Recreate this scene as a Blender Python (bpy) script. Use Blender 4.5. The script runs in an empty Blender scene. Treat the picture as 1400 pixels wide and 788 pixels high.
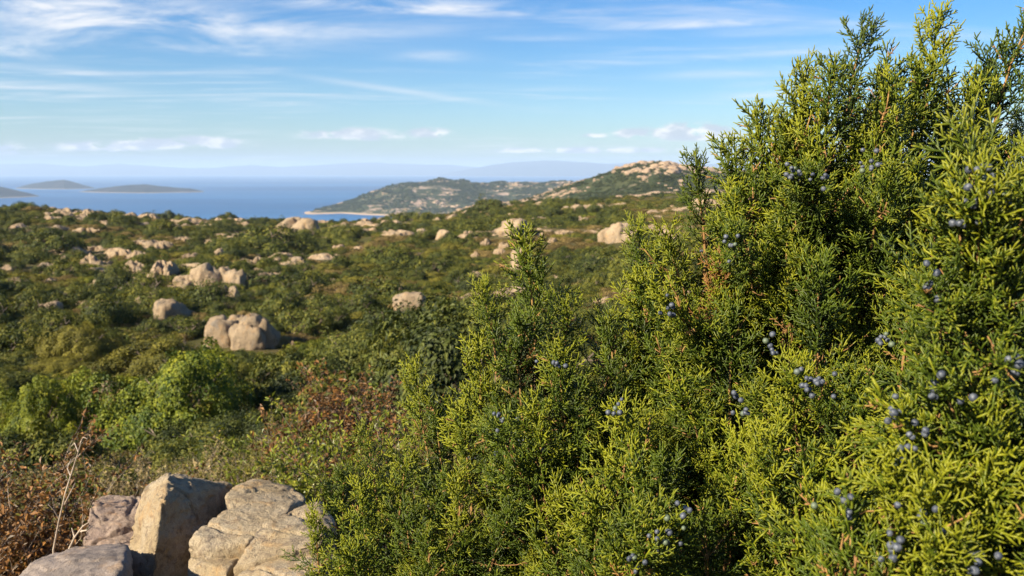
import bpy, bmesh, math, random
import numpy as np
from mathutils import Vector, Matrix, Euler, noise as mnoise

# ------------------------------------------------------------------ camera, sky, sun, exposure
SC = bpy.context.scene
COL = SC.collection
EYE = 1.45
FPX = 1167.0
PITCH = math.atan(160.0 / FPX)
SEA = -100.0

cam_d = bpy.data.cameras.new('camera')
cam_d.sensor_width = 36.0
cam_d.lens = 36.0 * FPX / 1400.0
cam_d.clip_start = 0.05
cam_d.clip_end = 120000.0
cam_d.dof.use_dof = True
cam_d.dof.focus_distance = 1.5
cam_d.dof.aperture_fstop = 9.0
cam = bpy.data.objects.new('camera', cam_d)
cam.location = (0, 0, EYE)
cam.rotation_euler = (math.pi / 2 - PITCH, 0, 0)
COL.objects.link(cam)
SC.camera = cam

SUN_EL = math.radians(31)
SUN_DIR = Vector((-0.79, -0.61, 0)).normalized() * math.cos(SUN_EL) + Vector((0, 0, math.sin(SUN_EL)))
sun_d = bpy.data.lights.new('sun', 'SUN')
sun_d.energy = 5.0
sun_d.angle = math.radians(0.5)
sun_d.color = (1.0, 0.87, 0.66)
sun = bpy.data.objects.new('sun', sun_d)
sun.rotation_euler = (-SUN_DIR).to_track_quat('-Z', 'Y').to_euler()
sun.location = (0, 0, 50)
COL.objects.link(sun)

vs = SC.view_settings
vs.view_transform = 'Standard'
vs.look = 'None'
vs.gamma = 1.0
vs.exposure = 1.26
cy = SC.cycles
cy.max_bounces = 7
cy.diffuse_bounces = 3
cy.glossy_bounces = 2
cy.transmission_bounces = 3
cy.transparent_max_bounces = 6
cy.volume_bounces = 1
cy.use_denoising = True
cy.caustics_reflective = False
cy.caustics_refractive = False


# ------------------------------------------------------------------ node helpers
class NT:
    def __init__(self, tree):
        self.t = tree
        tree.nodes.clear()

    def n(self, typ, **kw):
        nd = self.t.nodes.new(typ)
        for k, v in kw.items():
            setattr(nd, k, v)
        return nd

    def put(self, sock, v):
        if v is None:
            return
        if isinstance(v, bpy.types.NodeSocket):
            self.t.links.new(v, sock)
        else:
            if sock.type == 'RGBA' and hasattr(v, '__len__') and len(v) == 3:
                v = (*v, 1)
            sock.default_value = v

    def math(self, op, a, b=None, c=None, clamp=False):
        nd = self.n('ShaderNodeMath', operation=op, use_clamp=clamp)
        self.put(nd.inputs[0], a)
        self.put(nd.inputs[1], b)
        self.put(nd.inputs[2], c)
        return nd.outputs[0]

    def vec(self, op, a, b=None, s=None):
        nd = self.n('ShaderNodeVectorMath', operation=op)
        self.put(nd.inputs[0], a)
        self.put(nd.inputs[1], b)
        if s is not None:
            self.put(nd.inputs['Scale'], s)
        return nd.outputs[1] if op in ('DOT_PRODUCT', 'LENGTH') else nd.outputs[0]

    def mix(self, f, a, b, blend='MIX'):
        nd = self.n('ShaderNodeMix', data_type='RGBA', blend_type=blend)
        self.put(nd.inputs[0], f)
        self.put(nd.inputs[6], a)
        self.put(nd.inputs[7], b)
        return nd.outputs[2]

    def noise(self, v, scale, detail=4, rough=0.55, dist=0.0):
        nd = self.n('ShaderNodeTexNoise')
        self.put(nd.inputs['Vector'], v)
        nd.inputs['Scale'].default_value = scale
        nd.inputs['Detail'].default_value = detail
        nd.inputs['Roughness'].default_value = rough
        nd.inputs['Distortion'].default_value = dist
        return nd.outputs[0]

    def ramp(self, f, a, b, lo=0.0, hi=1.0):
        nd = self.n('ShaderNodeMapRange', interpolation_type='SMOOTHSTEP')
        self.put(nd.inputs[0], f)
        for i, v in enumerate((a, b, lo, hi)):
            nd.inputs[1 + i].default_value = v
        return nd.outputs[0]

    def comb(self, x, y, z):
        nd = self.n('ShaderNodeCombineXYZ')
        for i, v in enumerate((x, y, z)):
            self.put(nd.inputs[i], v)
        return nd.outputs[0]

    def sep(self, v):
        nd = self.n('ShaderNodeSeparateXYZ')
        self.put(nd.inputs[0], v)
        return nd.outputs


# ------------------------------------------------------------------ world: daylight sky with high wisps and low clouds
W = bpy.data.worlds.new('World')
SC.world = W
W.use_nodes = True
w = NT(W.node_tree)
SKY_STRENGTH = 0.053
out = w.n('ShaderNodeOutputWorld')
bg = w.n('ShaderNodeBackground')
bg.inputs[1].default_value = SKY_STRENGTH
w.t.links.new(bg.outputs[0], out.inputs[0])
tc = w.n('ShaderNodeTexCoord')
D = w.vec('NORMALIZE', tc.outputs['Generated'])
dx, dy, dz = w.sep(D)
dzc = w.math('MAXIMUM', dz, 0.012)
Dc = w.comb(dx, dy, dzc)
sky = w.n('ShaderNodeTexSky', sky_type='NISHITA')
sky.sun_disc = False
sky.sun_elevation = SUN_EL
sky.sun_rotation = math.atan2(SUN_DIR.x, SUN_DIR.y)
sky.altitude = 100
sky.air_density = 1.0
sky.dust_density = 0.6
sky.ozone_density = 2.2
w.t.links.new(Dc, sky.inputs[0])
hsv = w.n('ShaderNodeHueSaturation')
hsv.inputs['Saturation'].default_value = 1.5
hsv.inputs['Value'].default_value = 1.0
w.t.links.new(sky.outputs[0], hsv.inputs['Color'])
skyc = w.mix(1.0, hsv.outputs[0], (0.79, 0.945, 1.15), 'MULTIPLY')
# high cirrus: a layer seen in perspective
inv = w.math('DIVIDE', 1.0, w.math('ADD', dzc, 0.035))
px_ = w.math('MULTIPLY', dx, inv)
py_ = w.math('MULTIPLY', dy, inv)
c1 = w.noise(w.comb(w.math('ADD', w.math('MULTIPLY', px_, 0.55), w.math('MULTIPLY', py_, -0.22)),
                    w.math('MULTIPLY', py_, 1.25), 3.1), 1.35, 7, 0.6, 0.5)
c2 = w.noise(w.comb(w.math('ADD', w.math('MULTIPLY', px_, 0.28), w.math('MULTIPLY', py_, 0.05)),
                    w.math('MULTIPLY', py_, 0.4), 7.7), 1.1, 3, 0.5, 0.2)
cir = w.math('MULTIPLY', w.ramp(c1, 0.44, 0.78), w.ramp(c2, 0.40, 0.66))
az = w.math('ARCTAN2', dx, dy)
el = w.math('ARCSINE', dz)


def blob(px, py, wx, wy, soft=1.0):
    """a cloud bank centred on a compass direction"""
    u = (px - 700) / FPX
    a0 = math.atan(u)
    e0 = math.atan((234 - py) / FPX * math.cos(a0) * 0.985)
    a = w.math('DIVIDE', w.math('SUBTRACT', az, a0), wx / FPX)
    e = w.math('DIVIDE', w.math('SUBTRACT', el, e0), wy / FPX)
    # flat base: the lower side falls off faster
    e = w.math('MULTIPLY', e, w.math('ADD', 1.0, w.math('MULTIPLY', w.math('LESS_THAN', e, 0.0), 0.9)))
    r2 = w.math('ADD', w.math('MULTIPLY', a, a), w.math('MULTIPLY', e, e))
    return w.math('EXPONENT', w.math('MULTIPLY', r2, -1.0))


def addup(lst):
    s = lst[0]
    for b in lst[1:]:
        s = w.math('ADD', s, b)
    return s


aev = w.comb(w.math('MULTIPLY', az, 1.0), w.math('MULTIPLY', el, 2.6), 0.0)
n_c = w.noise(aev, 26, 6, 0.6)
cum = addup([blob(485, 187, 62, 10), blob(590, 184, 26, 8), blob(265, 198, 66, 10), blob(150, 203, 45, 8), blob(10, 207, 40, 9),
             blob(930, 186, 66, 12), blob(948, 178, 26, 11), blob(855, 184, 16, 5), blob(810, 187, 14, 4),
             blob(790, 207, 130, 5)])
cum = w.math('MULTIPLY', cum, w.ramp(n_c, 0.30, 0.58))
cum = w.ramp(cum, 0.10, 0.5)
# similar low clouds elsewhere round the horizon
band = w.math('MULTIPLY', w.ramp(el, 0.025, 0.04), w.ramp(el, 0.075, 0.05))
n_o = w.noise(w.comb(w.math('MULTIPLY', az, 1.0), w.math('MULTIPLY', el, 5.0), 4.0), 4.2, 6, 0.6)
outside = w.ramp(w.math('ABSOLUTE', az), 0.55, 0.75)
cum = w.math('MAXIMUM', cum, w.math('MULTIPLY', w.math('MULTIPLY', band, outside), w.ramp(n_o, 0.55, 0.68)))
n_s = w.noise(w.comb(w.math('MULTIPLY', az, 0.8), w.math('MULTIPLY', el, 9.0), 9.0), 9.0, 6, 0.62, 0.3)
tilt = w.math('ADD', el, w.math('MULTIPLY', az, 0.13))
stre = addup([blob(755, 125, 60, 3.6), blob(1000, 105, 90, 8), blob(1040, 132, 60, 8), blob(760, 57, 70, 6), blob(90, 123, 85, 6),
              blob(600, 83, 55, 9), blob(100, 100, 50, 5), blob(1080, 75, 120, 10), blob(1080, 48, 90, 8)])
wisp2 = addup([blob(300, 40, 190, 26), blob(90, 30, 140, 34), blob(230, 68, 150, 16), blob(520, 15, 140, 12), blob(40, 75, 60, 12),
               blob(640, 22, 110, 9), blob(950, 40, 120, 7)])
n_w = w.noise(w.comb(w.math('ADD', w.math('MULTIPLY', az, 1.3), w.math('MULTIPLY', el, -1.2)), w.math('MULTIPLY', el, 5.4), 2.0), 5.5, 8, 0.62, 0.55)
w2 = w.math('MULTIPLY', wisp2, w.ramp(n_w, 0.36, 0.72))
strk = w.math('MULTIPLY', stre, w.ramp(n_s, 0.30, 0.75, 0.25, 1.0))
a_ = w.math('DIVIDE', w.math('SUBTRACT', az, -0.13), 0.10)
e_ = w.math('DIVIDE', w.math('SUBTRACT', tilt, 0.0735), 0.0035)
cont = w.math('EXPONENT', w.math('MULTIPLY', w.math('ADD', w.math('MULTIPLY', a_, a_), w.math('MULTIPLY', e_, e_)), -1.0))
cirm = w.math('ADD', w.math('MULTIPLY', cir, 0.55), w.math('ADD', w.math('MULTIPLY', strk, 0.52), w.math('MULTIPLY', w2, 0.8)))
cirm = w.math('ADD', cirm, w.math('MULTIPLY', cont, 0.35))
cirm = w.math('MINIMUM', cirm, 0.9)
cc = (8.0, 8.0, 8.2)
col = w.mix(cirm, skyc, cc)
lit = w.noise(w.comb(w.math('MULTIPLY', az, 1.0), w.math('MULTIPLY', el, 2.2), 1.0), 34, 3, 0.5)
ccum = w.mix(w.ramp(lit, 0.42, 0.62), (5.0, 5.3, 6.1), (9.5, 9.0, 8.6))
col = w.mix(w.math('MULTIPLY', cum, 0.85), col, ccum)
w.put(bg.inputs[0], col)


# ------------------------------------------------------------------ object helpers
def tag(o, label=None, cat=None, group=None, kind=None):
    if label: o['label'] = label
    if cat: o['category'] = cat
    if group: o['group'] = group
    if kind: o['kind'] = kind
    return o


def link(o, parent=None):
    COL.objects.link(o)
    if parent is not None:
        o.parent = parent
    return o


def empty(name, loc, label, cat, group=None):
    o = bpy.data.objects.new(name, None)
    o.empty_display_size = 0.2
    o.location = loc
    link(o)
    return tag(o, label, cat, group)


def mesh_np(name, V, F, mats=(), midx=None, attr=None, smooth=False):
    """V (n,3), F list/array of tris or quads"""
    me = bpy.data.meshes.new(name)
    V = np.asarray(V, dtype=np.float32)
    if isinstance(F, np.ndarray):
        k = F.shape[1]
        nf = F.shape[0]
        me.vertices.add(len(V))
        me.vertices.foreach_set('co', V.ravel())
        me.loops.add(nf * k)
        me.loops.foreach_set('vertex_index', F.astype(np.int32).ravel())
        me.polygons.add(nf)
        me.polygons.foreach_set('loop_start', (np.arange(nf) * k).astype(np.int32))
        try:
            me.polygons.foreach_set('loop_total', np.full(nf, k, dtype=np.int32))
        except Exception:
            pass
        me.update(calc_edges=True)
    else:
        me.from_pydata(V.tolist(), [], F)
        me.update()
    for m in mats:
        me.materials.append(m)
    if midx is not None:
        me.polygons.foreach_set('material_index', np.asarray(midx, dtype=np.int32))
    if attr:
        for k, a in attr.items():
            at = me.attributes.new(k, 'FLOAT', 'POINT')
            at.data.foreach_set('value', np.asarray(a, dtype=np.float32))
    me.polygons.foreach_set('use_smooth', np.full(len(me.polygons), smooth, dtype=bool))
    me.validate()
    return me


def obj(name, me, parent=None, loc=(0, 0, 0)):
    o = bpy.data.objects.new(name, me)
    o.location = loc
    return link(o, parent)


# ------------------------------------------------------------------ numpy noise
def _hash(ix, iy, iz, seed):
    h = (ix.astype(np.int64) * 374761393 + iy.astype(np.int64) * 668265263 + iz.astype(np.int64) * 2147483647 + seed * 974711) & 0xffffffff
    h = ((h ^ (h >> 13)) * 1274126177) & 0xffffffff
    h = ((h ^ (h >> 15)) * 2246822519) & 0xffffffff
    h = h ^ (h >> 16)
    return (h & 0xffffff) / float(0xffffff)


def vn3(x, y, z, seed=0):
    x, y, z = np.broadcast_arrays(np.asarray(x, float), np.asarray(y, float), np.asarray(z, float))
    ix, iy, iz = np.floor(x), np.floor(y), np.floor(z)
    fx, fy, fz = x - ix, y - iy, z - iz
    u, v, s = [f * f * f * (f * (f * 6 - 15) + 10) for f in (fx, fy, fz)]
    ix, iy, iz = ix.astype(np.int64), iy.astype(np.int64), iz.astype(np.int64)
    def c(a, b, d): return _hash(ix + a, iy + b, iz + d, seed)
    x00 = c(0, 0, 0) * (1 - u) + c(1, 0, 0) * u
    x10 = c(0, 1, 0) * (1 - u) + c(1, 1, 0) * u
    x01 = c(0, 0, 1) * (1 - u) + c(1, 0, 1) * u
    x11 = c(0, 1, 1) * (1 - u) + c(1, 1, 1) * u
    return (x00 * (1 - v) + x10 * v) * (1 - s) + (x01 * (1 - v) + x11 * v) * s


def fbm(x, y, z=0.0, oct=4, seed=0, gain=0.5):
    a, s, t = 1.0, 0.0, 0.0
    x, y, z = np.asarray(x, float), np.asarray(y, float), np.asarray(z, float)
    for o in range(oct):
        s = s + a * (vn3(x, y, z + 0.37 * o, seed + o) - 0.5)
        t += a
        a *= gain
        x, y, z = x * 2.03 + 1.7, y * 2.03 + 5.1, z * 2.03
    return s / t * 2.0


# ------------------------------------------------------------------ pixel rays
CP, SP = math.cos(PITCH), math.sin(PITCH)


def ray(px, py):
    u = (px - 700.0) / FPX
    v = (394.0 - py) / FPX
    return Vector((u, CP + v * SP, -SP + v * CP))


def P(px, py, d):
    """the place seen at a photo pixel when it lies d metres ahead"""
    r = ray(px, py)
    return Vector((0, 0, EYE)) + r * (d / r.y)


# ------------------------------------------------------------------ terrain height
ND = np.array([0, 3, 6, 10, 15, 25, 45, 70, 110, 180, 260, 400, 700, 1200], float)
COLS = {
    -400: [0, -.25, -1.0, -2, -2.9, -4.0, -5.0, -5.7, -5.6, -4.9, -8, -32, -85, -118],
    0:    [0, -.25, -1.0, -2, -2.9, -4.2, -5.5, -6.3, -6.4, -6.0, -10, -34, -85, -118],
    300:  [0, -.20, -.95, -2, -2.9, -4.2, -5.9, -7.0, -7.7, -8.6, -14, -36, -85, -118],
    430:  [0, -.15, -.9, -2, -2.9, -4.2, -6.0, -7.3, -8.6, -10.2, -16, -36, -85, -118],
    560:  [0, -.15, -.9, -2, -2.9, -4.2, -5.9, -7.1, -8.2, -9.4, -14, -30, -75, -118],
    760:  [0, -.10, -.8, -1.8, -2.8, -4.1, -5.6, -6.6, -7.0, -7.0, -8.8, -14, -40, -110],
    1000: [0, -.05, -.6, -1.6, -2.5, -3.8, -5.0, -5.8, -6.0, -5.8, -6.6, -8, -14, -90],
    1800: [0, 0, -.4, -1.2, -2.0, -3.0, -4.0, -4.6, -4.4, -3.4, -2.0, -4, -10, -90],
}
CK = sorted(COLS)
CT = np.array([math.atan((k - 700) / FPX) for k in CK])
CV = np.array([COLS[k] for k in CK])


def ridge_table(pts):
    p = np.array(pts, float)
    return np.arctan((p[:, 0] - 700) / FPX), p[:, 1]


def crest(az, d0, tab):
    ty = np.interp(az, tab[0], tab[1], left=400, right=tab[1][-1])
    return EYE + (234 - ty) / FPX * d0 * np.cos(az)


HILL = ridge_table([(560, 330), (640, 284), (700, 274), (740, 266), (775, 256), (800, 249), (830, 241), (845, 233), (870, 226), (900, 222), (930, 228), (985, 230), (1100, 240), (1300, 250), (1700, 262)])
HEAD = ridge_table([(395, 296), (430, 287.5), (470, 277), (500, 267), (540, 257), (560, 250), (600, 246), (640, 249), (660, 252), (700, 253), (745, 249), (770, 248), (800, 254), (860, 262), (980, 275), (1060, 300)])


def height(x, y):
    x, y = np.asarray(x, float), np.asarray(y, float)
    d = np.hypot(x, y)
    a = np.arctan2(x, y)
    ac = np.clip(a, CT[0], CT[-1])
    k = np.clip(np.searchsorted(CT, ac) - 1, 0, len(CT) - 2)
    f = (ac - CT[k]) / (CT[k + 1] - CT[k])
    f = f * f * (3 - 2 * f)
    # smooth in log distance
    g = np.log1p(d)
    lg = np.log1p(ND)
    j = np.clip(np.searchsorted(lg, g) - 1, 0, len(lg) - 2)
    t = np.clip((g - lg[j]) / (lg[j + 1] - lg[j]), 0, 1)
    v0 = CV[k, j] * (1 - t) + CV[k, j + 1] * t
    v1 = CV[k + 1, j] * (1 - t) + CV[k + 1, j + 1] * t
    z = v0 * (1 - f) + v1 * f
    amp = np.interp(d, [0, 4, 12, 40, 120, 300, 700], [0.04, 0.10, 0.35, 0.9, 1.2, 2.4, 6.0])
    z = z + amp * fbm(x / 22 + 3.1, y / 22, 0, 4, 5) + 0.35 * amp * fbm(x / 5, y / 5, 0, 3, 9)
    # the rocky hill to the right
    dh = 760 + 60 * np.sin(a * 5)
    ch = crest(a, dh, HILL)
    wv = np.where(d < dh, 1 - (dh - d) / 480.0, 1 - (d - dh) / 700.0)
    wv = np.clip(wv, 0, 1)
    wv = wv * wv * (3 - 2 * wv)
    rough = fbm(x / 70, y / 70, 0, 5, 21, 0.6)
    hz = -125 + (ch + 125) * wv ** 0.55 + wv * 9 * (rough - 0.12) * np.clip(1.25 - np.abs(d - dh) / 400, 0.15, 1)
    z = np.where(wv > 0, np.maximum(z, hz), z)
    # the headland with the beach
    dk = np.interp(a, np.arctan((np.array([395, 430, 470, 540, 600]) - 700) / FPX), [2130, 2165, 2260, 2400, 2480])
    ck = crest(a, dk, HEAD)
    span = np.interp(a, HEAD[0], [40, 90, 160, 300, 440, 470, 490, 490, 490, 480, 480, 480, 480, 480, 400, 200])
    wk = np.where(d < dk, 1 - (dk - d) / np.maximum(span, 1), 1 - (d - dk) / (np.clip((span - 40) / 440, 0.06, 1) * 700.0))
    wk = np.clip(wk, -0.3, 1)
    prof = np.where(wk > 0, np.sin(np.clip(wk, 0, 1) * math.pi / 2) ** 1.15, wk * 0.25)
    rk = fbm(x / 115, y / 115, 0, 5, 31, 0.6)
    kz = (SEA + 0.0) + (ck - SEA) * prof + np.clip(wk, 0, 1) * 24 * (rk - 0.1) * np.clip((ck - SEA) / 60, 0, 1)
    z = np.where((ck > SEA - 2) & (wk > -0.3), np.maximum(z, kz), z)
    return np.maximum(z, -125)


def hgt(x, y):
    return float(height(np.array([x]), np.array([y]))[0])


_ds = np.concatenate([np.linspace(1.5, 30, 400), np.linspace(30, 300, 900)[1:]])


def ground_hit(px, py):
    """where the line of sight through a photo pixel meets the ground"""
    r = ray(px, py)
    xs, ys = r.x / r.y * _ds, _ds
    zs = EYE + r.z / r.y * _ds
    h = height(xs, ys)
    b = np.nonzero(zs <= h)[0]
    i = b[0] if len(b) else int(np.argmin(zs - h))
    return Vector((xs[i], ys[i], h[i]))


# ------------------------------------------------------------------ materials
def mat(name):
    m = bpy.data.materials.new(name)
    m.use_nodes = True
    s = NT(m.node_tree)
    o = s.n('ShaderNodeOutputMaterial')
    b = s.n('ShaderNodeBsdfPrincipled')
    s.t.links.new(b.outputs[0], o.inputs[0])
    return m, s, b, o


def bump(s, b, h, strength, dist):
    bp = s.n('ShaderNodeBump')
    bp.inputs['Strength'].default_value = strength
    bp.inputs['Distance'].default_value = dist
    s.put(bp.inputs['Height'], h)
    s.t.links.new(bp.outputs[0], b.inputs['Normal'])


def leaf_mat(name, dark, mid, tip, rough=0.45, spec=0.4, transl=0.12):
    m, s, b, o = mat(name)
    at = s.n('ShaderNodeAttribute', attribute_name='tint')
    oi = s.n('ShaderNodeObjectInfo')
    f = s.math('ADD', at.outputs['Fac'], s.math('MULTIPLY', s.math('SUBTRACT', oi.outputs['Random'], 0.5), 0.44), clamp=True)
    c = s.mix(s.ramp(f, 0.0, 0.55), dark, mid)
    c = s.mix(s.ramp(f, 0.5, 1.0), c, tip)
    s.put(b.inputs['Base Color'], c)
    b.inputs['Roughness'].default_value = rough
    b.inputs['Specular IOR Level'].default_value = spec
    tr = s.n('ShaderNodeBsdfTranslucent')
    s.put(tr.inputs[0], s.mix(1.0, c, (1.25, 1.2, 0.6), 'MULTIPLY'))
    mx = s.n('ShaderNodeMixShader')
    mx.inputs[0].default_value = transl
    s.t.links.new(b.outputs[0], mx.inputs[1])
    s.t.links.new(tr.outputs[0], mx.inputs[2])
    s.t.links.new(mx.outputs[0], o.inputs[0])
    return m


def rock_mat(name, base, pale, dark, scale=1.0, lichen=(0.30, 0.30, 0.27), lich=0.55, bstr=0.5, bdist=0.02, obj_coord=True):
    m, s, b, o = mat(name)
    t = s.n('ShaderNodeTexCoord')
    oi = s.n('ShaderNodeObjectInfo')
    v = s.vec('ADD', t.outputs['Object'], s.comb(s.math('MULTIPLY', oi.outputs['Random'], 37.0), 0.0, 0.0))
    n1 = s.noise(v, 1.6 * scale, 6, 0.6, 0.3)
    n2 = s.noise(v, 7 * scale, 6, 0.68)
    n3 = s.noise(v, 60 * scale, 3, 0.7)
    n4 = s.noise(v, 3.2 * scale, 7, 0.7, 0.8)
    c = s.mix(s.ramp(n1, 0.35, 0.65), base, pale)
    c = s.mix(s.math('MULTIPLY', s.ramp(n2, 0.50, 0.66), 0.8), c, dark)
    c = s.mix(s.math('MULTIPLY', s.ramp(n4, lich, lich + 0.09), 0.75), c, lichen)
    c = s.mix(s.math('MULTIPLY', s.ramp(s.noise(s.vec('ADD', v, (9, 4, 2)), 2.6 * scale, 6, 0.7, 0.5), 0.52, 0.64), 0.5), c, s.mix(1.0, c, (1.12, 0.88, 0.58), 'MULTIPLY'))
    c = s.mix(s.math('MULTIPLY', s.ramp(n3, 0.38, 0.62), 0.55), c, s.mix(1.0, c, (0.6, 0.55, 0.5), 'MULTIPLY'))
    s.put(b.inputs['Base Color'], c)
    b.inputs['Roughness'].default_value = 0.85
    b.inputs['Specular IOR Level'].default_value = 0.25
    h = s.math('ADD', s.math('MULTIPLY', n2, 1.0), s.math('MULTIPLY', n3, 0.5))
    bump(s, b, h, bstr, bdist)
    return m


M = {}
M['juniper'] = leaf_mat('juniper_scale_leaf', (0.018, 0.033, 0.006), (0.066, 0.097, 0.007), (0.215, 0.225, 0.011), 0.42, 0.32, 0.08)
M['mastic'] = leaf_mat('mastic_leaf', (0.018, 0.028, 0.007), (0.070, 0.085, 0.012), (0.18, 0.172, 0.02), 0.6, 0.25)
M['bright'] = leaf_mat('bright_leaf', (0.034, 0.056, 0.008), (0.110, 0.128, 0.011), (0.25, 0.24, 0.018), 0.6, 0.25, transl=0.16)
M['olive'] = leaf_mat('olive_leaf', (0.046, 0.050, 0.009), (0.145, 0.132, 0.017), (0.26, 0.225, 0.03), 0.6, 0.25)
M['brownish'] = leaf_mat('dry_leaf', (0.075, 0.055, 0.018), (0.20, 0.145, 0.048), (0.33, 0.24, 0.09), 0.7, 0.2)
M['straw'] = leaf_mat('straw', (0.12, 0.09, 0.035), (0.27, 0.205, 0.09), (0.40, 0.31, 0.15), 0.7, 0.2)
M['fresh'] = leaf_mat('fresh_leaf', (0.045, 0.075, 0.008), (0.175, 0.20, 0.013), (0.30, 0.29, 0.018), 0.55, 0.25, 0.16)
M['rust'] = leaf_mat('rust_leaf', (0.060, 0.034, 0.012), (0.22, 0.100, 0.024), (0.36, 0.19, 0.06), 0.5, 0.35)
M['gloss'] = leaf_mat('glossy_leaf', (0.045, 0.070, 0.008), (0.130, 0.155, 0.012), (0.24, 0.24, 0.02), 0.42, 0.4, 0.2)
M['far'] = leaf_mat('far_scrub_leaf', (0.020, 0.032, 0.012), (0.045, 0.060, 0.018), (0.085, 0.085, 0.028), 0.7, 0.2)


def bark_mat(name, a, b_, scale):
    m, s, b, o = mat(name)
    t = s.n('ShaderNodeTexCoord')
    n = s.noise(s.vec('MULTIPLY', t.outputs['Object'], (1, 1, 0.25)), scale, 5, 0.65)
    s.put(b.inputs['Base Color'], s.mix(s.ramp(n, 0.35, 0.65), a, b_))
    b.inputs['Roughness'].default_value = 0.85
    bump(s, b, n, 0.6, 0.004)
    return m


M['bark'] = bark_mat('juniper_bark', (0.050, 0.032, 0.024), (0.13, 0.085, 0.06), 60)
M['twig'] = bark_mat('juniper_twig', (0.20, 0.10, 0.035), (0.30, 0.17, 0.05), 90)
M['stem'] = bark_mat('shrub_stem', (0.09, 0.065, 0.045), (0.20, 0.15, 0.11), 12)
M['dead'] = bark_mat('dead_wood', (0.28, 0.22, 0.165), (0.46, 0.38, 0.30), 40)
M['rock_near'] = rock_mat('granite_near', (0.43, 0.335, 0.205), (0.50, 0.415, 0.29), (0.25, 0.19, 0.13), 5.0, (0.20, 0.165, 0.13), 0.55, 1.0, 0.016)
M['rock_grey'] = rock_mat('granite_weathered', (0.198, 0.167, 0.144), (0.27, 0.225, 0.194), (0.117, 0.099, 0.09), 5.0, (0.40, 0.35, 0.29), 0.64, 0.8, 0.006)
M['rock_pink'] = rock_mat('granite_pink', (0.27, 0.203, 0.167), (0.378, 0.293, 0.225), (0.153, 0.117, 0.104), 5.0, (0.16, 0.13, 0.12), 0.55, 0.9, 0.01)
M['rock_mid'] = rock_mat('granite_mid', (0.318, 0.24, 0.153), (0.391, 0.303, 0.201), (0.21, 0.158, 0.106), 0.8, (0.20, 0.18, 0.155), 0.56, 0.9, 0.09)
M['rock_flat'] = rock_mat('granite_slab', (0.316, 0.233, 0.146), (0.382, 0.294, 0.191), (0.215, 0.156, 0.101), 0.9, (0.22, 0.19, 0.16), 0.56, 0.9, 0.09)
M['rock_far'] = rock_mat('granite_far', (0.324, 0.233, 0.155), (0.385, 0.286, 0.195), (0.193, 0.144, 0.104), 0.12, (0.24, 0.22, 0.20), 0.6, 0.5, 0.4)

# berries: blue-grey with a waxy bloom
m, s, b, o = mat('juniper_berry')
oi = s.n('ShaderNodeObjectInfo')
t = s.n('ShaderNodeTexCoord')
n = s.noise(s.vec('ADD', t.outputs['Object'], s.comb(s.math('MULTIPLY', oi.outputs['Random'], 20.0), 0.0, 0.0)), 260, 3, 0.6)
c = s.mix(oi.outputs['Random'], (0.020, 0.027, 0.046), (0.055, 0.065, 0.090))
c = s.mix(s.ramp(n, 0.40, 0.70), c, (0.12, 0.135, 0.16))
c = s.mix(s.ramp(oi.outputs['Random'], 0.86, 0.93), c, (0.10, 0.13, 0.08))
s.put(b.inputs['Base Color'], c)
b.inputs['Roughness'].default_value = 0.55
M['berry'] = m

# ground
m, s, b, o = mat('heath_ground')
g = s.n('ShaderNodeNewGeometry')
v = g.outputs['Position']
_, gy, gz = s.sep(v)
dist = s.vec('LENGTH', v)
far = s.ramp(dist, 230.0, 420.0)
n1 = s.noise(v, 0.16, 6, 0.62)
n2 = s.noise(v, 1.3, 6, 0.65)
n3 = s.noise(v, 0.055, 8, 0.66, 0.4)
n4 = s.noise(v, 14.0, 4, 0.7)
c = s.mix(s.ramp(n1, 0.4, 0.62), (0.060, 0.058, 0.018), (0.11, 0.085, 0.036))
c = s.mix(s.ramp(n2, 0.5, 0.68), c, (0.040, 0.048, 0.013))
c = s.mix(s.math('MULTIPLY', s.ramp(n4, 0.55, 0.75), 0.5), c, (0.20, 0.15, 0.085))
bare = s.math('MULTIPLY', s.ramp(n3, 0.60, 0.66), s.ramp(n2, 0.38, 0.56))
c = s.mix(s.math('MULTIPLY', bare, 0.8), c, (0.36, 0.27, 0.19))
f1 = s.noise(v, 0.02, 8, 0.7, 0.3)
f2 = s.noise(v, 0.006, 5, 0.6)
cf = s.mix(s.ramp(s.noise(v, 0.05, 5, 0.7), 0.4, 0.6), (0.030, 0.042, 0.016), (0.062, 0.066, 0.026))
cf = s.mix(s.math('MULTIPLY', s.ramp(f1, 0.55, 0.60), s.ramp(f2, 0.38, 0.55)), cf, (0.33, 0.245, 0.185))
c = s.mix(far, c, cf)
c = s.mix(s.ramp(s.math('ADD', gz, s.math('MULTIPLY', f1, 3.0)), -95.2, -96.8), c, (0.40, 0.30, 0.21))
s.put(b.inputs['Base Color'], c)
b.inputs['Roughness'].default_value = 0.95
b.inputs['Specular IOR Level'].default_value = 0.1
bump(s, b, n2, 0.7, 0.15)
M['ground'] = m

# sea
m, s, b, o = mat('sea_water')
g = s.n('ShaderNodeNewGeometry')
v = g.outputs['Position']
big = s.noise(s.vec('MULTIPLY', v, (0.25, 1.0, 1.0)), 0.0011, 5, 0.6, 0.3)
s.put(b.inputs['Base Color'], s.mix(s.ramp(big, 0.35, 0.65), (0.008, 0.060, 0.17), (0.026, 0.125, 0.29)))
b.inputs['Roughness'].default_value = 0.34
b.inputs['IOR'].default_value = 1.33
b.inputs['Specular IOR Level'].default_value = 0.3
wv = s.noise(s.vec('MULTIPLY', v, (0.6, 1.0, 1.0)), 0.09, 6, 0.65)
bump(s, b, wv, 0.5, 2.5)
M['sea'] = m

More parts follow.
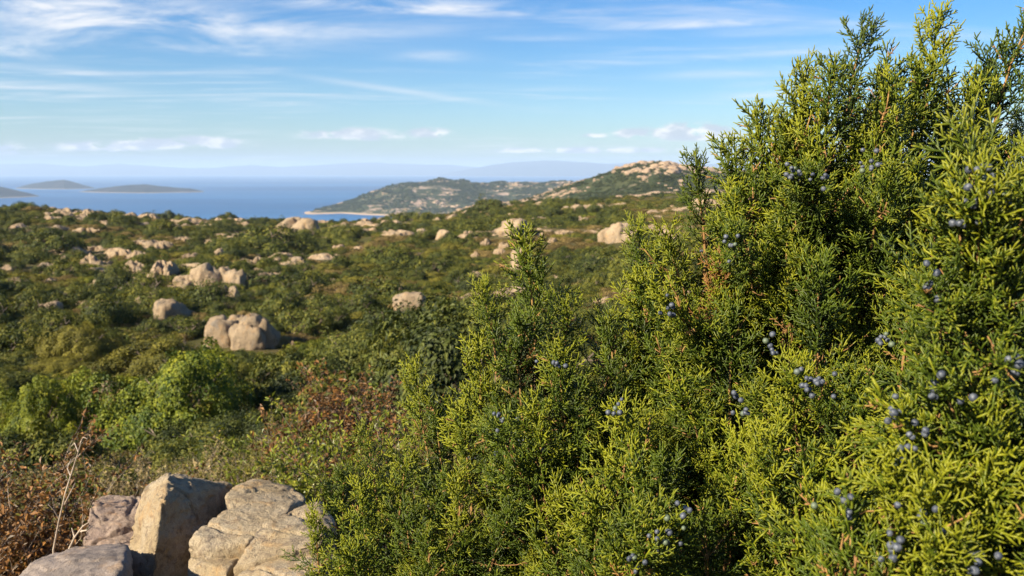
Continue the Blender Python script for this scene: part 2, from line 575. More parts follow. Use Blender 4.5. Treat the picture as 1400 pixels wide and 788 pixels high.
# far land
m, s, b, o = mat('far_land')
g = s.n('ShaderNodeNewGeometry')
v = g.outputs['Position']
_, _, gz = s.sep(v)
n1 = s.noise(v, 0.012, 7, 0.65)
n2 = s.noise(v, 0.004, 6, 0.6)
c = s.mix(s.ramp(n1, 0.4, 0.62), (0.004, 0.009, 0.012), (0.010, 0.014, 0.015))
c = s.mix(s.math('MULTIPLY', s.ramp(n2, 0.55, 0.68), 0.5), c, (0.06, 0.055, 0.05))
c = s.mix(s.ramp(gz, -96.5, -98.0), c, (0.22, 0.18, 0.14))
s.put(b.inputs['Base Color'], c)
b.inputs['Roughness'].default_value = 0.95
M['farland'] = m

# ------------------------------------------------------------------ the ground sheet (polar grid round the viewpoint, fine ahead)
aa = np.concatenate([np.linspace(-math.pi, -0.75, 60)[:-1], np.linspace(-0.75, 0.75, 420), np.linspace(0.75, math.pi, 60)[1:]])
rr = np.concatenate([[0.0], np.geomspace(0.6, 30, 110), np.geomspace(30, 330, 150)[1:], np.geomspace(330, 1500, 90)[1:], np.linspace(1500, 3300, 110)[1:]])
A, R = np.meshgrid(aa, rr)
X, Y = R * np.sin(A), R * np.cos(A)
Z = height(X, Y)
V = np.stack([X.ravel(), Y.ravel(), Z.ravel()], 1)
na, nr = len(aa), len(rr)
ii, jj = np.meshgrid(np.arange(nr - 1), np.arange(na - 1), indexing='ij')
q = (ii * na + jj).ravel()
F = np.stack([q, q + na, q + na + 1, q + 1], 1)[:, ::-1]
ground = obj('ground', mesh_np('ground', V, F, [M['ground']], smooth=True))
tag(ground, kind='structure')
if ground.data.polygons[len(F) // 2].normal.z < 0:
    ground.data.flip_normals()

bm = bmesh.new()
R_SEA = 45000
rings = [0, 600, 2000, 6000, 15000, 30000, R_SEA]
prev = None
for r in rings:
    cur = [bm.verts.new((r * math.sin(k * math.tau / 96), r * math.cos(k * math.tau / 96), SEA)) for k in range(96)] if r else [bm.verts.new((0, 0, SEA))]
    if prev:
        for k in range(96):
            if len(prev) == 1:
                bm.faces.new((prev[0], cur[(k + 1) % 96], cur[k]))
            else:
                bm.faces.new((prev[k], prev[(k + 1) % 96], cur[(k + 1) % 96], cur[k]))
    prev = cur
me = bpy.data.meshes.new('sea')
bm.normal_update()
bm.to_mesh(me)
bm.free()
me.materials.append(M['sea'])
sea = obj('sea', me)
tag(sea, kind='structure')
if me.polygons[200].normal.z < 0:
    me.flip_normals()


def far_land(name, pts, d0, depth, seed, label_kind='structure', rough=0.1, n=140, m=22, scale=None):
    """an island or mountain chain whose crest follows pts (photo px, px above its own shore)"""
    p = np.array(pts, float)
    a = np.linspace(math.atan((p[0, 0] - 700) / FPX), math.atan((p[-1, 0] - 700) / FPX), n)
    h = np.interp(a, np.arctan((p[:, 0] - 700) / FPX), p[:, 1]) / FPX * d0
    t = np.linspace(-1, 1, m)
    Aa, T = np.meshgrid(a, t, indexing='ij')
    Hh = np.repeat(h[:, None], m, 1)
    hm = max(h.max(), 1)
    wid = depth * np.sqrt(np.clip(Hh / hm, 0.02, 1))
    d = d0 + T * wid
    x, y = d * np.tan(Aa), d
    sc = scale or depth / 2.5
    nz = fbm(x / sc, y / sc, 0, 5, seed, 0.55)
    prof = np.cos(T * math.pi / 2) ** 1.3
    z = SEA + Hh * prof * (1 + rough * 3 * nz * (1 - 0.5 * prof)) + rough * hm * nz * prof * (Hh > 0)
    z = np.where(np.abs(T) > 0.99, SEA - 3, z)
    V = np.stack([x.ravel(), y.ravel(), z.ravel()], 1)
    i, j = np.meshgrid(np.arange(n - 1), np.arange(m - 1), indexing='ij')
    q = (i * m + j).ravel()
    F = np.stack([q, q + m, q + m + 1, q + 1], 1)
    o = obj(name, mesh_np(name, V, F, [M['farland']], smooth=True))
    if o.data.polygons[len(F) // 2].normal.z < 0:
        o.data.flip_normals()
    tag(o, kind=label_kind)
    return o


far_land('island', [(-260, 0), (-200, 6), (-60, 18), (0, 14), (25, 8), (58, 0)], 3500, 320, 1)
far_land('island', [(26, 0), (45, 5), (70, 9), (92, 10.5), (108, 7), (135, 0)], 5100, 300, 2)
far_land('island', [(112, 0), (140, 5), (170, 8), (200, 10.5), (222, 8), (245, 4.5), (262, 4), (282, 0)], 4250, 300, 3)
far_land('island', [(520, 0), (535, 7), (552, 11.5), (570, 10), (590, 6), (640, 0)], 4400, 260, 4)
far_land('mountains', [(-700, 0), (-500, 14), (-300, 10), (-150, 16), (0, 13), (60, 15), (120, 11), (170, 14), (230, 9), (300, 8), (350, 11),
                       (390, 9), (430, 12), (470, 16), (510, 17), (560, 14), (610, 12), (660, 10), (720, 11), (800, 12), (900, 14), (1100, 12), (1400, 16), (1700, 12), (1900, 0)], 23000, 3000, 5, rough=0.14, n=340, m=30, scale=2200)
far_land('mountains', [(600, 0), (640, 8), (680, 15), (720, 19), (760, 21), (790, 20), (830, 17), (880, 18), (940, 14), (1000, 16), (1150, 12), (1300, 0)], 19000, 2200, 6, rough=0.12, n=220, m=30, scale=1800)

# ------------------------------------------------------------------ rocks
rng = random.Random(11)
nr_ = np.random.default_rng(7)


def ico(sub):
    bm = bmesh.new()
    bmesh.ops.create_icosphere(bm, subdivisions=sub, radius=1)
    bm.verts.ensure_lookup_table()
    V = np.array([v.co[:] for v in bm.verts])
    F = np.array([[v.index for v in f.verts] for f in bm.faces])
    bm.free()
    return V, F


ICO = {k: ico(k) for k in (1, 2, 3, 4)}


def rock_mesh(seed, sub, mat_, planes=11, sharp=14.0, rough=0.13, flat=0.75):
    """a weathered block: a rounded polyhedron cut by random joint planes, with grooves"""
    r = np.random.default_rng(seed)
    D_, F = ICO[sub]
    n = r.normal(size=(planes, 3))
    n[:, 2] = n[:, 2] * 0.35 + 0.1
    n[:3] = r.normal(size=(3, 3)) * 0.32 + (0, 0, 1)
    n /= np.linalg.norm(n, axis=1)[:, None]
    dd = r.uniform(0.68, 0.95, planes)
    dd[:3] = r.uniform(0.70, 0.9, 3)
    dot = np.clip(D_ @ n.T, 0.001, None) / dd
    rad = (np.sum(dot ** sharp, axis=1) + 0.96 ** sharp) ** (-1.0 / sharp)
    nz = fbm(D_[:, 0] * 2.2 + seed, D_[:, 1] * 2.2, D_[:, 2] * 2.2, 5, seed, 0.62)
    cr = np.abs(fbm(D_[:, 0] * 1.3, D_[:, 1] * 1.3 + seed, D_[:, 2] * 0.7, 2, seed + 50))
    groove = np.exp(-(cr / 0.035) ** 2)
    rad = rad * (1 + rough * 2 * nz - 0.16 * groove)
    V = D_ * rad[:, None]
    V = V * (1, 0.85, flat)
    return mesh_np('granite_boulder', V, F, [mat_], smooth=(sub > 2))


ROCKS = [rock_mesh(100 + k, 4, M['rock_mid'], planes=11 + k % 5, sharp=16 + 8 * (k % 3)) for k in range(9)]
def slab_mesh(seed):
    """a broad outcrop just breaking the surface: irregular plan, low stepped top, joints"""
    D_, F = ICO[4]
    a = np.arctan2(D_[:, 1], D_[:, 0])
    ca, sa = np.cos(a), np.sin(a)
    plan = 1 + 0.55 * fbm(ca * 1.3 + seed, sa * 1.3, 0, 3, seed) + 0.35 * fbm(ca * 4, sa * 4 + seed, 0, 3, seed + 3)
    V = D_ * np.stack([plan, plan * .8, np.full_like(plan, .33)], 1)
    x, y, z = V.T
    t = 2.2 * fbm(x * 1.6 + seed, y * 1.6, 0, 4, seed + 5)
    fr = t - np.floor(t)
    z2 = z * (1 + .55 * (np.floor(t) + np.clip((fr - .4) / .2, 0, 1))) + .10 * fbm(x * 4, y * 4, z * 4, 4, seed + 7)
    j = np.abs(fbm(x * 1.5, y * 1.5 + seed, 0, 3, seed + 11))
    z2 = z2 - .17 * np.exp(-(j / .035) ** 2) * (z > 0)
    V[:, 2] = z2
    return mesh_np('flat_rock', V, F, [M['rock_flat']], smooth=False)


SLABS = [slab_mesh(140 + k) for k in range(7)]


def rock_at(px, base, wpx, hpx, label, k=0, name='granite_boulder', cat='boulder', group=None, slab=False, rz=None, parent=None):
    g0 = ground_hit(px, base)
    d = g0.y
    wm = wpx / FPX * d / math.cos(math.atan((px - 700) / FPX))
    hm = hpx / FPX * d * 1.05
    lib = SLABS if slab else ROCKS
    o = bpy.data.objects.new(name, lib[k % len(lib)])
    sx = wm / (2.2 if slab else 1.66)
    sz = hm / (0.62 if not slab else 0.42)
    lift = 0.25 * hm
    o.location = (g0.x, g0.y + 0.35 * sx, hgt(g0.x, g0.y + 0.35 * sx) + lift * (0.6 if slab else 1.0))
    o.scale = (sx, sx * rng.uniform(0.8, 1.1), sz * 0.9)
    o.rotation_euler = (rng.uniform(-.1, .1), rng.uniform(-.1, .1), rng.uniform(0, 6.28) if rz is None else rz)
    link(o)
    if parent is None:
        tag(o, label, cat, group)
    else:
        o.parent = parent
        o.location = Vector(o.location) - Vector(parent.location)
    return o


def cluster_at(px, base, label, pieces):
    g0 = ground_hit(px, base)
    e = empty('granite_outcrop', g0, label, 'rock outcrop')
    for (a, b_, w_, h_, k) in pieces:
        rock_at(a, b_, w_, h_, None, k, name='rock_block', parent=e)
    return e


cluster_at(240, 290, 'brown granite outcrop standing on the skyline of the heath in front of the sea', [(243, 290, 34, 17, 0), (226, 291, 22, 11, 3), (256, 291, 18, 9, 4)])
cluster_at(407, 322, 'pale split boulder near the skyline below the left end of the headland beach', [(396, 321, 36, 19, 2), (417, 322, 36, 20, 6)])
cluster_at(325, 477, 'largest pale outcrop on the slope, of three rounded blocks split by dark cracks', [(306, 475, 54, 32, 1), (333, 478, 46, 31, 7), (351, 477, 46, 38, 2), (294, 465, 40, 24, 4), (322, 466, 40, 30, 6)])
cluster_at(295, 405, 'jumbled pale outcrop of many blocks above the big three-block outcrop', [(280, 400, 38, 32, 6), (305, 398, 30, 28, 3), (322, 400, 30, 26, 0), (250, 399, 28, 17, 2), (300, 413, 24, 18, 5), (318, 414, 26, 18, 8), (335, 414, 16, 10, 1), (267, 399, 18, 16, 4)])
rock_at(230, 441, 46, 27, 'low humped pale boulder just left above the big three-block outcrop', 3)
rock_at(65, 433, 32, 15, 'small pale rounded boulder alone among dark shrubs near the left edge', 5)
rock_at(20, 394, 34, 11, 'low pale slab at the far left edge halfway down the heath', 1, slab=True)
rock_at(122, 369, 44, 14, 'low pale slab ringed by dark shrubs left of the slope centre', 2, slab=True)
rock_at(220, 380, 50, 18, 'long whaleback slab of pale granite left of the jumbled outcrop', 3, slab=True)
rock_at(186, 374, 34, 14, 'flat pale slab at the left end of the whaleback slab', 4, slab=True)
rock_at(366, 385, 46, 13, 'flat broken slab right of the jumbled outcrop', 5, slab=True)
rock_at(557, 424, 44, 21, 'low rounded boulder alone on the slope left of the juniper top', 7)
rock_at(704, 323, 40, 18, 'humped pale boulder on the far heath above the middle juniper tip', 2)
rock_at(711, 370, 28, 25, 'pale boulder half hidden by the middle juniper tip', 6)
cluster_at(845, 331, 'pale boulder group on the far heath just left of the tall juniper', [(848, 331, 38, 22, 0), (828, 331, 20, 13, 4), (862, 333, 22, 14, 5)])
rock_at(606, 328, 25, 11, 'small pale boulder on the far heath left of the humped boulder', 8)
rock_at(575, 322, 18, 8, 'tiny pale boulder at the right end of the row below the headland', 3)
for q_, (a, b_, w_, h_) in enumerate([(88, 294, 26, 7), (118, 295, 24, 7), (155, 298, 16, 6), (200, 300, 26, 6), (175, 297, 18, 5), (115, 320, 40, 8), (75, 318, 30, 6), (215, 340, 38, 9), (160, 352, 40, 9),
                                      (185, 356, 34, 8), (55, 352, 18, 9), (85, 362, 14, 10), (485, 318, 26, 7), (510, 321, 24, 7), (531, 322, 22, 6), (470, 312, 18, 6), (447, 332, 16, 6), (462, 342, 18, 6),
                                      (440, 318, 16, 5), (640, 322, 18, 6), (665, 336, 18, 7), (690, 340, 16, 7), (683, 348, 20, 6), (650, 352, 16, 5), (755, 332, 14, 5), (810, 288, 36, 8), (785, 286, 22, 5), (740, 283, 26, 5),
                                      (830, 297, 20, 5), (620, 300, 20, 5), (598, 304, 16, 4), (560, 306, 16, 5), (700, 298, 14, 4), (440, 398, 26, 8), (470, 404, 30, 8), (495, 410, 26, 8), (455, 390, 20, 7), (420, 386, 20, 7), (405, 404, 22, 8),
                                      (380, 412, 18, 8), (395, 420, 20, 8), (430, 414, 18, 7), (520, 404, 14, 6), (350, 376, 22, 7), (300, 350, 22, 7), (320, 340, 16, 6), (355, 360, 24, 7), (260, 352, 22, 6), (130, 396, 24, 10),
                                      (160, 402, 18, 8), (110, 440, 14, 8), (190, 418, 18, 8), (35, 410, 14, 6), (75, 470, 14, 7), (250, 330, 20, 6), (285, 335, 16, 5), (335, 322, 18, 5), (365, 338, 18, 6), (25, 315, 30, 6), (40, 330, 22, 5),
                                      (890, 315, 20, 6), (900, 300, 16, 5), (375, 474, 16, 12), (400, 478, 14, 8), (240, 318, 22, 6), (520, 296, 16, 4), (500, 300, 14, 4)]):
    rock_at(a, b_, w_, h_, 'flat pale granite slab showing between the shrubs of the heath', q_, name='flat_rock', cat='flat rock', group='flat slabs scattered over the heath', slab=True)

# ------------------------------------------------------------------ foreground granite
def hull_block(name, pts, mat_, parent, origin, vox=0.0055, smooth=8, seed=0, amp=0.0085, cracks=()):
    bm = bmesh.new()
    cen = sum(pts, Vector()) / len(pts)
    for p in pts:
        bm.verts.new(cen + (p - cen) * (0.985 if parent is not None else 1.0))
    r = bmesh.ops.convex_hull(bm, input=bm.verts)
    junk = list({g for g in r['geom_interior'] + r['geom_unused'] if isinstance(g, bmesh.types.BMVert)})
    if junk:
        bmesh.ops.delete(bm, geom=junk, context='VERTS')
    bmesh.ops.recalc_face_normals(bm, faces=bm.faces)
    me = bpy.data.meshes.new(name)
    bm.to_mesh(me)
    bm.free()
    o = bpy.data.objects.new(name, me)
    link(o)
    md = o.modifiers.new('remesh', 'REMESH')
    md.mode = 'VOXEL'
    md.voxel_size = vox
    ms = o.modifiers.new('smooth', 'SMOOTH')
    ms.iterations = 2
    ms.factor = 0.5
    dg = bpy.context.evaluated_depsgraph_get()
    me2 = bpy.data.meshes.new_from_object(o.evaluated_get(dg))
    o.modifiers.clear()
    o.data = me2
    bpy.data.meshes.remove(me)
    n = len(me2.vertices)
    co = np.empty(n * 3, dtype=np.float32)
    no = np.empty(n * 3, dtype=np.float32)
    me2.vertices.foreach_get('co', co)
    me2.vertices.foreach_get('normal', no)
    co, no = co.reshape(-1, 3).astype(float), no.reshape(-1, 3)
    x, y, z = co.T
    tt = 2.6 * fbm(x * 6, y * 6, z * 9, 5, seed, 0.6)
    fr = tt - np.floor(tt)
    h = amp * 0.55 * (np.floor(tt) + np.clip((fr - 0.42) / 0.16, 0, 1)) + amp * 0.9 * fbm(x * 5, y * 5, z * 5, 4, seed + 2, 0.5)
    h = h + amp * 0.55 * fbm(x * 55, y * 55, z * 55, 4, seed + 9, 0.7)
    # fracture lines
    q_ = np.random.default_rng(seed)
    cm = co.mean(0)
    for _ in range(4):
        nn = q_.normal(size=3)
        nn /= np.linalg.norm(nn)
        dd_ = (co - cm - q_.uniform(-.07, .07, 3)) @ nn + 0.022 * fbm(x * 7, y * 7, z * 7, 4, seed + 40, 0.6)
        fade = np.clip(fbm(x * 4 + _, y * 4, z * 4, 2, seed + 60) * 3 + .6, 0, 1)
        h = h - 0.013 * np.exp(-(dd_ / 0.0042) ** 2) * fade
    co = co + no * h[:, None]
    co = co - np.array(origin)
    me2.vertices.foreach_set('co', co.astype(np.float32).ravel())
    me2.polygons.foreach_set('use_smooth', np.ones(len(me2.polygons), dtype=bool))
    me2.materials.clear()
    me2.materials.append(mat_)
    me2.update()
    if parent is not None:
        o.parent = parent
    else:
        o.location = origin
    return o


def block_pts(front, back, drop):
    """front/back: (px, py, d) lists; drop: how far the block goes down below its lowest points"""
    a = [P(*p) for p in front] + [P(*p) for p in back]
    zmin = min(p.z for p in a)
    lo = [Vector((p.x, p.y, zmin - drop)) for p in a]
    return a + lo


og = P(300, 790, 2.2)
og.z = hgt(og.x, og.y)
oc = empty('granite_outcrop', og, 'large cream granite outcrop split into blocks at the bottom left beside the juniper', 'rock outcrop')
hull_block('rock_block', block_pts(
    [(230, 646, 2.34), (222, 680, 2.20), (214, 730, 2.14), (208, 788, 2.11), (196, 664, 2.40), (181, 700, 2.38), (176, 750, 2.34), (178, 800, 2.30), (268, 737, 2.27), (264, 792, 2.24)],
    [(262, 651, 2.48), (318, 660, 2.56), (308, 690, 2.46), (284, 715, 2.36), (232, 648, 2.74), (300, 660, 2.80)], 0.3),
    M['rock_near'], oc, og, seed=1, smooth=4, amp=0.0105)
hull_block('rock_block', block_pts(
    [(312, 694, 2.33), (306, 678, 2.38), (360, 690, 2.36)],
    [(318, 664, 2.50), (345, 655, 2.56), (392, 663, 2.56), (418, 682, 2.5), (402, 690, 2.42), (350, 660, 2.8), (400, 668, 2.8)], 0.15),
    M['rock_near'], oc, og, seed=2, smooth=5)
hull_block('rock_block', block_pts(
    [(257, 742, 2.12), (262, 732, 2.12), (285, 752, 2.08), (338, 742, 2.10), (262, 752, 2.10)],
    [(276, 716, 2.20), (303, 697, 2.27), (345, 684, 2.36), (404, 686, 2.40), (392, 702, 2.30), (352, 722, 2.18)], 0.10),
    M['rock_near'], oc, og, seed=3, smooth=5)
hull_block('rock_block', block_pts(
    [(316, 776, 2.00), (334, 748, 2.07), (344, 768, 1.99), (400, 752, 2.02), (440, 742, 2.06)],
    [(362, 716, 2.18), (398, 694, 2.30), (436, 681, 2.38), (449, 690, 2.38), (460, 715, 2.25)], 0.10),
    M['rock_near'], oc, og, seed=4, smooth=5)
hull_block('rock_block', block_pts(
    [(254, 800, 2.05), (256, 764, 2.08), (262, 760, 2.08), (312, 779, 2.02), (306, 800, 2.0)],
    [(270, 754, 2.16), (335, 748, 2.16), (330, 770, 2.10)], 0.25),
    M['rock_near'], oc, og, seed=5, smooth=6)
hull_block('rock_block', block_pts(
    [(314, 800, 1.93), (320, 786, 1.95), (350, 778, 1.95), (410, 790, 1.9), (450, 770, 1.98)],
    [(345, 770, 2.02), (402, 756, 2.05), (445, 748, 2.10), (470, 760, 2.1)], 0.25),
    M['rock_near'], oc, og, seed=6, smooth=6)
o1 = P(95, 790, 1.95)
o1.z = hgt(o1.x, o1.y)
b1 = hull_block('granite_boulder', block_pts(
    [(6, 800, 1.86), (40, 768, 1.95), (60, 800, 1.80), (150, 800, 1.80), (168, 772, 1.86), (172, 800, 1.84)],
    [(90, 751, 2.05), (150, 743, 2.10), (174, 745, 2.08), (178, 770, 2.0), (100, 750, 2.35), (165, 748, 2.3)], 0.3),
    M['rock_grey'], None, o1, seed=7, smooth=6)
tag(b1, 'low flat grey boulder in the bottom left corner beside the cream outcrop', 'boulder')
o2 = P(150, 740, 2.6)
o2.z = hgt(o2.x, o2.y)
b2 = hull_block('granite_boulder', block_pts(
    [(112, 735, 2.45), (122, 700, 2.55), (150, 750, 2.42), (190, 750, 2.42)],
    [(130, 684, 2.65), (150, 677, 2.7), (190, 680, 2.7), (200, 700, 2.6), (150, 680, 2.95), (190, 684, 2.95)], 0.3),
    M['rock_pink'], None, o2, seed=8, smooth=4, amp=0.012)
tag(b2, 'rough pinkish brown boulder in shade behind the left side of the cream outcrop', 'boulder')

# ------------------------------------------------------------------ shrubs
def shrub_mesh(seed, mat_, clumps, leaves, leaf, R=1.0, H=0.62, lump=0.3, spread=0.24, name='foliage', tall=1.0):
    """a dome of leaf clumps, unit radius; H = height; leaf = leaf length in radii"""
    r = np.random.default_rng(seed)
    # clump centres on an uneven dome
    a = r.uniform(0, 2 * math.pi, clumps)
    u = r.uniform(0, 1, clumps) ** 0.8
    el_ = np.arcsin(np.clip(u, 0, 1))
    dirs = np.stack([np.cos(a) * np.cos(el_), np.sin(a) * np.cos(el_), np.sin(el_)], 1)
    k = 1 + lump * 1.7 * fbm(dirs[:, 0] * 1.6 + seed, dirs[:, 1] * 1.6, dirs[:, 2] * 1.6, 3, seed)
    depth = r.uniform(0.62, 1.0, clumps) ** 0.6
    C = dirs * (k * depth)[:, None] * np.array([R, R, H]) * (1 - spread * 0.55)
    C[:, 2] += 0.03
    cr = spread * r.uniform(0.55, 1.15, clumps)
    ct = np.clip(0.40 + 0.33 * r.normal(size=clumps) * 0.6 + 0.18 * (dirs[:, 2] - 0.4), 0.02, 0.95)
    n = clumps * leaves
    ci = np.repeat(np.arange(clumps), leaves)
    ld = r.normal(size=(n, 3))
    ld[:, 2] = ld[:, 2] * 0.8 + 0.35
    ld += dirs[ci] * 0.5
    ld /= np.linalg.norm(ld, axis=1)[:, None]
    pos = C[ci] + ld * (cr[ci] * r.uniform(0.45, 1.0, n) ** 0.5)[:, None] * np.array([1, 1, 0.85 * tall])
    pos[:, 2] = np.maximum(pos[:, 2], 0.01)
    nrm = ld + dirs[ci] * 0.5 + r.normal(size=(n, 3)) * 0.30
    nrm /= np.linalg.norm(nrm, axis=1)[:, None]
    tg = np.cross(nrm, r.normal(size=(n, 3)))
    tg /= np.linalg.norm(tg, axis=1)[:, None]
    bt = np.cross(nrm, tg)
    L = leaf * r.uniform(0.6, 1.3, n)[:, None]
    Wd = L * 0.48
    mid = pos + nrm * L * 0.10
    V = np.stack([pos - tg * L, mid - bt * Wd, pos + tg * L - nrm * L * 0.2, mid + bt * Wd], 1).reshape(-1, 3)
    F = np.arange(n * 4).reshape(-1, 4)
    tint = np.clip(ct[ci] + r.normal(size=n) * 0.14, 0, 1)
    return mesh_np(name, V, F, [mat_], attr={'tint': np.repeat(tint, 4)})


def tube(VV, FF, pts, rad, sides=5, cap=True):
    """append a tapered tube through pts"""
    base = len(VV)
    n = len(pts)
    up = Vector((0.3, 0.2, 1))
    for i, p in enumerate(pts):
        d = (pts[min(i + 1, n - 1)] - pts[max(i - 1, 0)])
        if d.length < 1e-9:
            d = Vector((0, 0, 1))
        d.normalize()
        s = d.cross(Vector((1, 0, 0)) if abs(d.x) < 0.8 else Vector((0, 1, 0))).normalized()
        t = d.cross(s)
        for k in range(sides):
            a = k * math.tau / sides
            q = p + (s * math.cos(a) + t * math.sin(a)) * rad[i]
            VV.append((q.x, q.y, q.z))
    for i in range(n - 1):
        for k in range(sides):
            a, b = base + i * sides + k, base + i * sides + (k + 1) % sides
            FF.append((a, b, b + sides, a + sides))
    if cap:
        FF.append(tuple(base + (n - 1) * sides + k for k in range(sides)))


def stems_mesh(seed, R=0.75, H=0.5, n=9, thick=0.022, mat_=None):
    r = random.Random(seed)
    VV, FF = [], []
    for k in range(n):
        a = r.uniform(0, 6.28)
        e = Vector((math.cos(a) * R * r.uniform(.3, 1), math.sin(a) * R * r.uniform(.3, 1), H * r.uniform(.6, 1.0)))
        b = Vector((math.cos(a) * .07, math.sin(a) * .07, -.08))
        mid = b.lerp(e, .5) + Vector((r.uniform(-.1, .1), r.uniform(-.1, .1), .08))
        tube(VV, FF, [b, b.lerp(mid, .6) + Vector((0, 0, .04)), mid, e], [thick, thick * .8, thick * .6, thick * .2], 5)
        for j in range(3):
            q = mid.lerp(e, r.uniform(0, .7))
            f = q + Vector((r.uniform(-.3, .3), r.uniform(-.3, .3), r.uniform(.02, .25))) * R
            tube(VV, FF, [q, q.lerp(f, .5) + Vector((0, 0, .02)), f], [thick * .45, thick * .3, thick * .1], 4)
    return mesh_np('stems', VV, FF, [mat_ or M['stem']])


KINDS = {'dark': 'mastic', 'green': 'bright', 'olive': 'olive', 'dry': 'brownish'}
LOD0 = {k: [shrub_mesh(300 + 10 * i + j, M[KINDS[k]], 210, 150, 0.021, lump=0.45, spread=0.19) for j in range(2)] for i, k in enumerate(KINDS)}
LOD1 = {k: [shrub_mesh(400 + 10 * i + j, M[KINDS[k]], 110, 44, 0.040, lump=0.5, spread=0.24) for j in range(3)] for i, k in enumerate(KINDS)}
def ztop(me):
    c = np.empty(len(me.vertices) * 3, dtype=np.float32)
    me.vertices.foreach_get('co', c)
    return float(np.quantile(c[2::3], .995))


LOD0['fresh'] = [shrub_mesh(388 + k, M['fresh'], 280, 130, 0.022, H=0.9, lump=0.55, spread=0.15, tall=1.35) for k in range(2)]
ZTOP = {me.name: ztop(me) for lb in (LOD0, LOD1) for l_ in lb.values() for me in l_}
STEMS = [stems_mesh(5 + k) for k in range(3)]
LABELS = {
    'dark': 'rounded dark green evergreen shrub among the low scrub of the heath slope',
    'green': 'fresh green leafy shrub among the low scrub of the heath slope',
    'olive': 'yellowish olive shrub among the low scrub of the heath slope',
    'dry': 'brownish half-dry shrub among the low scrub of the heath slope',
}
GROUPS = {'dark': 'dark evergreen shrubs on the heath', 'green': 'green shrubs on the heath', 'olive': 'olive shrubs on the heath', 'dry': 'brownish shrubs on the heath'}


def shrub(x, y, rx, hz, kind, label=None, group=None, name='maquis_shrub', lod=None, sink=0.05, seed=0, ry=None):
    d = math.hypot(x, y)
    lib = (LOD0 if (lod == 0 or (lod is None and d < 34)) else LOD1)[kind]
    e = empty(name, (x, y, hgt(x, y) - sink * hz), label or LABELS[kind], 'shrub', None if label else (group or GROUPS[kind]))
    e.rotation_euler = (0, 0, rng.uniform(0, 6.28) if ry is None else ry)
    f = obj('foliage', lib[rng.randrange(len(lib))], e)
    f.scale = (rx, rx * rng.uniform(.85, 1.15), hz / ZTOP[f.data.name])
    s_ = obj('stems', STEMS[rng.randrange(3)], e)
    s_.scale = (rx, rx, hz / 0.62)
    return e


def shrub_px(px, base, wpx, hpx, kind, label, **kw):
    g0 = ground_hit(px, base)
    d = g0.y
    rx = wpx / 2 / FPX * d
    hz = hpx / FPX * d * 1.02
    return shrub(g0.x, g0.y + rx * 0.55, rx, hz, kind, label, **kw)


OCC = []
def mark(e, r): OCC.append((e.location.x, e.location.y, r))

for args in [
    (212, 608, 225, 140, 'fresh', 'large bright green bush on the slope just behind the dry foreground scrub'),
    (45, 606, 140, 100, 'fresh', 'wide mid-green bush at the left edge beside the large bright green bush'),
    (352, 566, 64, 32, 'olive', 'low olive bush at the right foot of the large bright green bush'),
    (565, 535, 175, 58, 'olive', 'long low green bush left of the juniper beneath the slope'),
    (440, 503, 80, 38, 'green', 'small green bush right of the big three-block outcrop, lower down'),
    (155, 393, 46, 38, 'dark', 'upright dark bush beside the low slab at mid slope on the left'),
    (672, 290, 46, 24, 'dark', 'dark rounded tree-like shrub on the ridge below the right end of the headland'),
    (578, 306, 34, 19, 'dark', 'dark shrub on the skyline right of the headland beach'),
    (547, 307, 28, 15, 'dark', 'smaller dark shrub on the skyline just right of the headland beach'),
    (60, 350, 92, 34, 'dark', 'broad dark bush near the left edge on the upper heath'),
    (350, 345, 130, 34, 'dark', 'wide dark thicket below the pale split boulder'),
    (90, 500, 110, 52, 'olive', 'broad olive bush above the wide mid-green bush on the left'),
    (30, 440, 70, 40, 'dark', 'dark bush at the left edge left of the small rounded boulder'),
    (130, 448, 90, 44, 'dark', 'dark bush between the small rounded boulder and the humped boulder'),
    (222, 488, 70, 26, 'dark', 'dark bush in front of the left side of the big three-block outcrop'),
    (415, 462, 90, 46, 'dark', 'dark bush hard against the right side of the big three-block outcrop'),
    (520, 465, 120, 48, 'dark', 'broad dark thicket below the lone low boulder'),
    (600, 455, 90, 44, 'dark', 'dark thicket between the lone low boulder and the juniper'),
    (540, 365, 110, 28, 'dark', 'dark thicket on the upper heath between the skyline and the lone low boulder'),
]:
    e = shrub_px(*args)
    mark(e, max(e.children[0].scale.x * (1.15 if args[4] == 'fresh' else 0.7), 0.6))
    if args[4] == 'fresh':
        for fx in (-.8, 0, .8):
            OCC.append((e.location.x + fx * e.children[0].scale.x, e.location.y - 1.7, 1.3))

for o in list(COL.objects):
    if o.parent is None and o.name.startswith(('granite_boulder', 'flat_rock')) and o.location.y > 5:
        OCC.append((o.location.x, o.location.y - o.scale.x * .6, o.scale.x * (1.25 if 'boulder' in o.name else .8)))
        OCC.append((o.location.x, o.location.y - o.scale.x * 1.7, o.scale.x * .45))
    elif o.name.startswith('rock_block') and o.parent.location.y > 5:
        q_ = o.location + o.parent.location
        OCC.append((q_.x, q_.y - o.scale.x * .6, o.scale.x * 1.3))
        OCC.append((q_.x, q_.y - o.scale.x * 2.0, o.scale.x * 1.1))
OC = np.array(OCC)

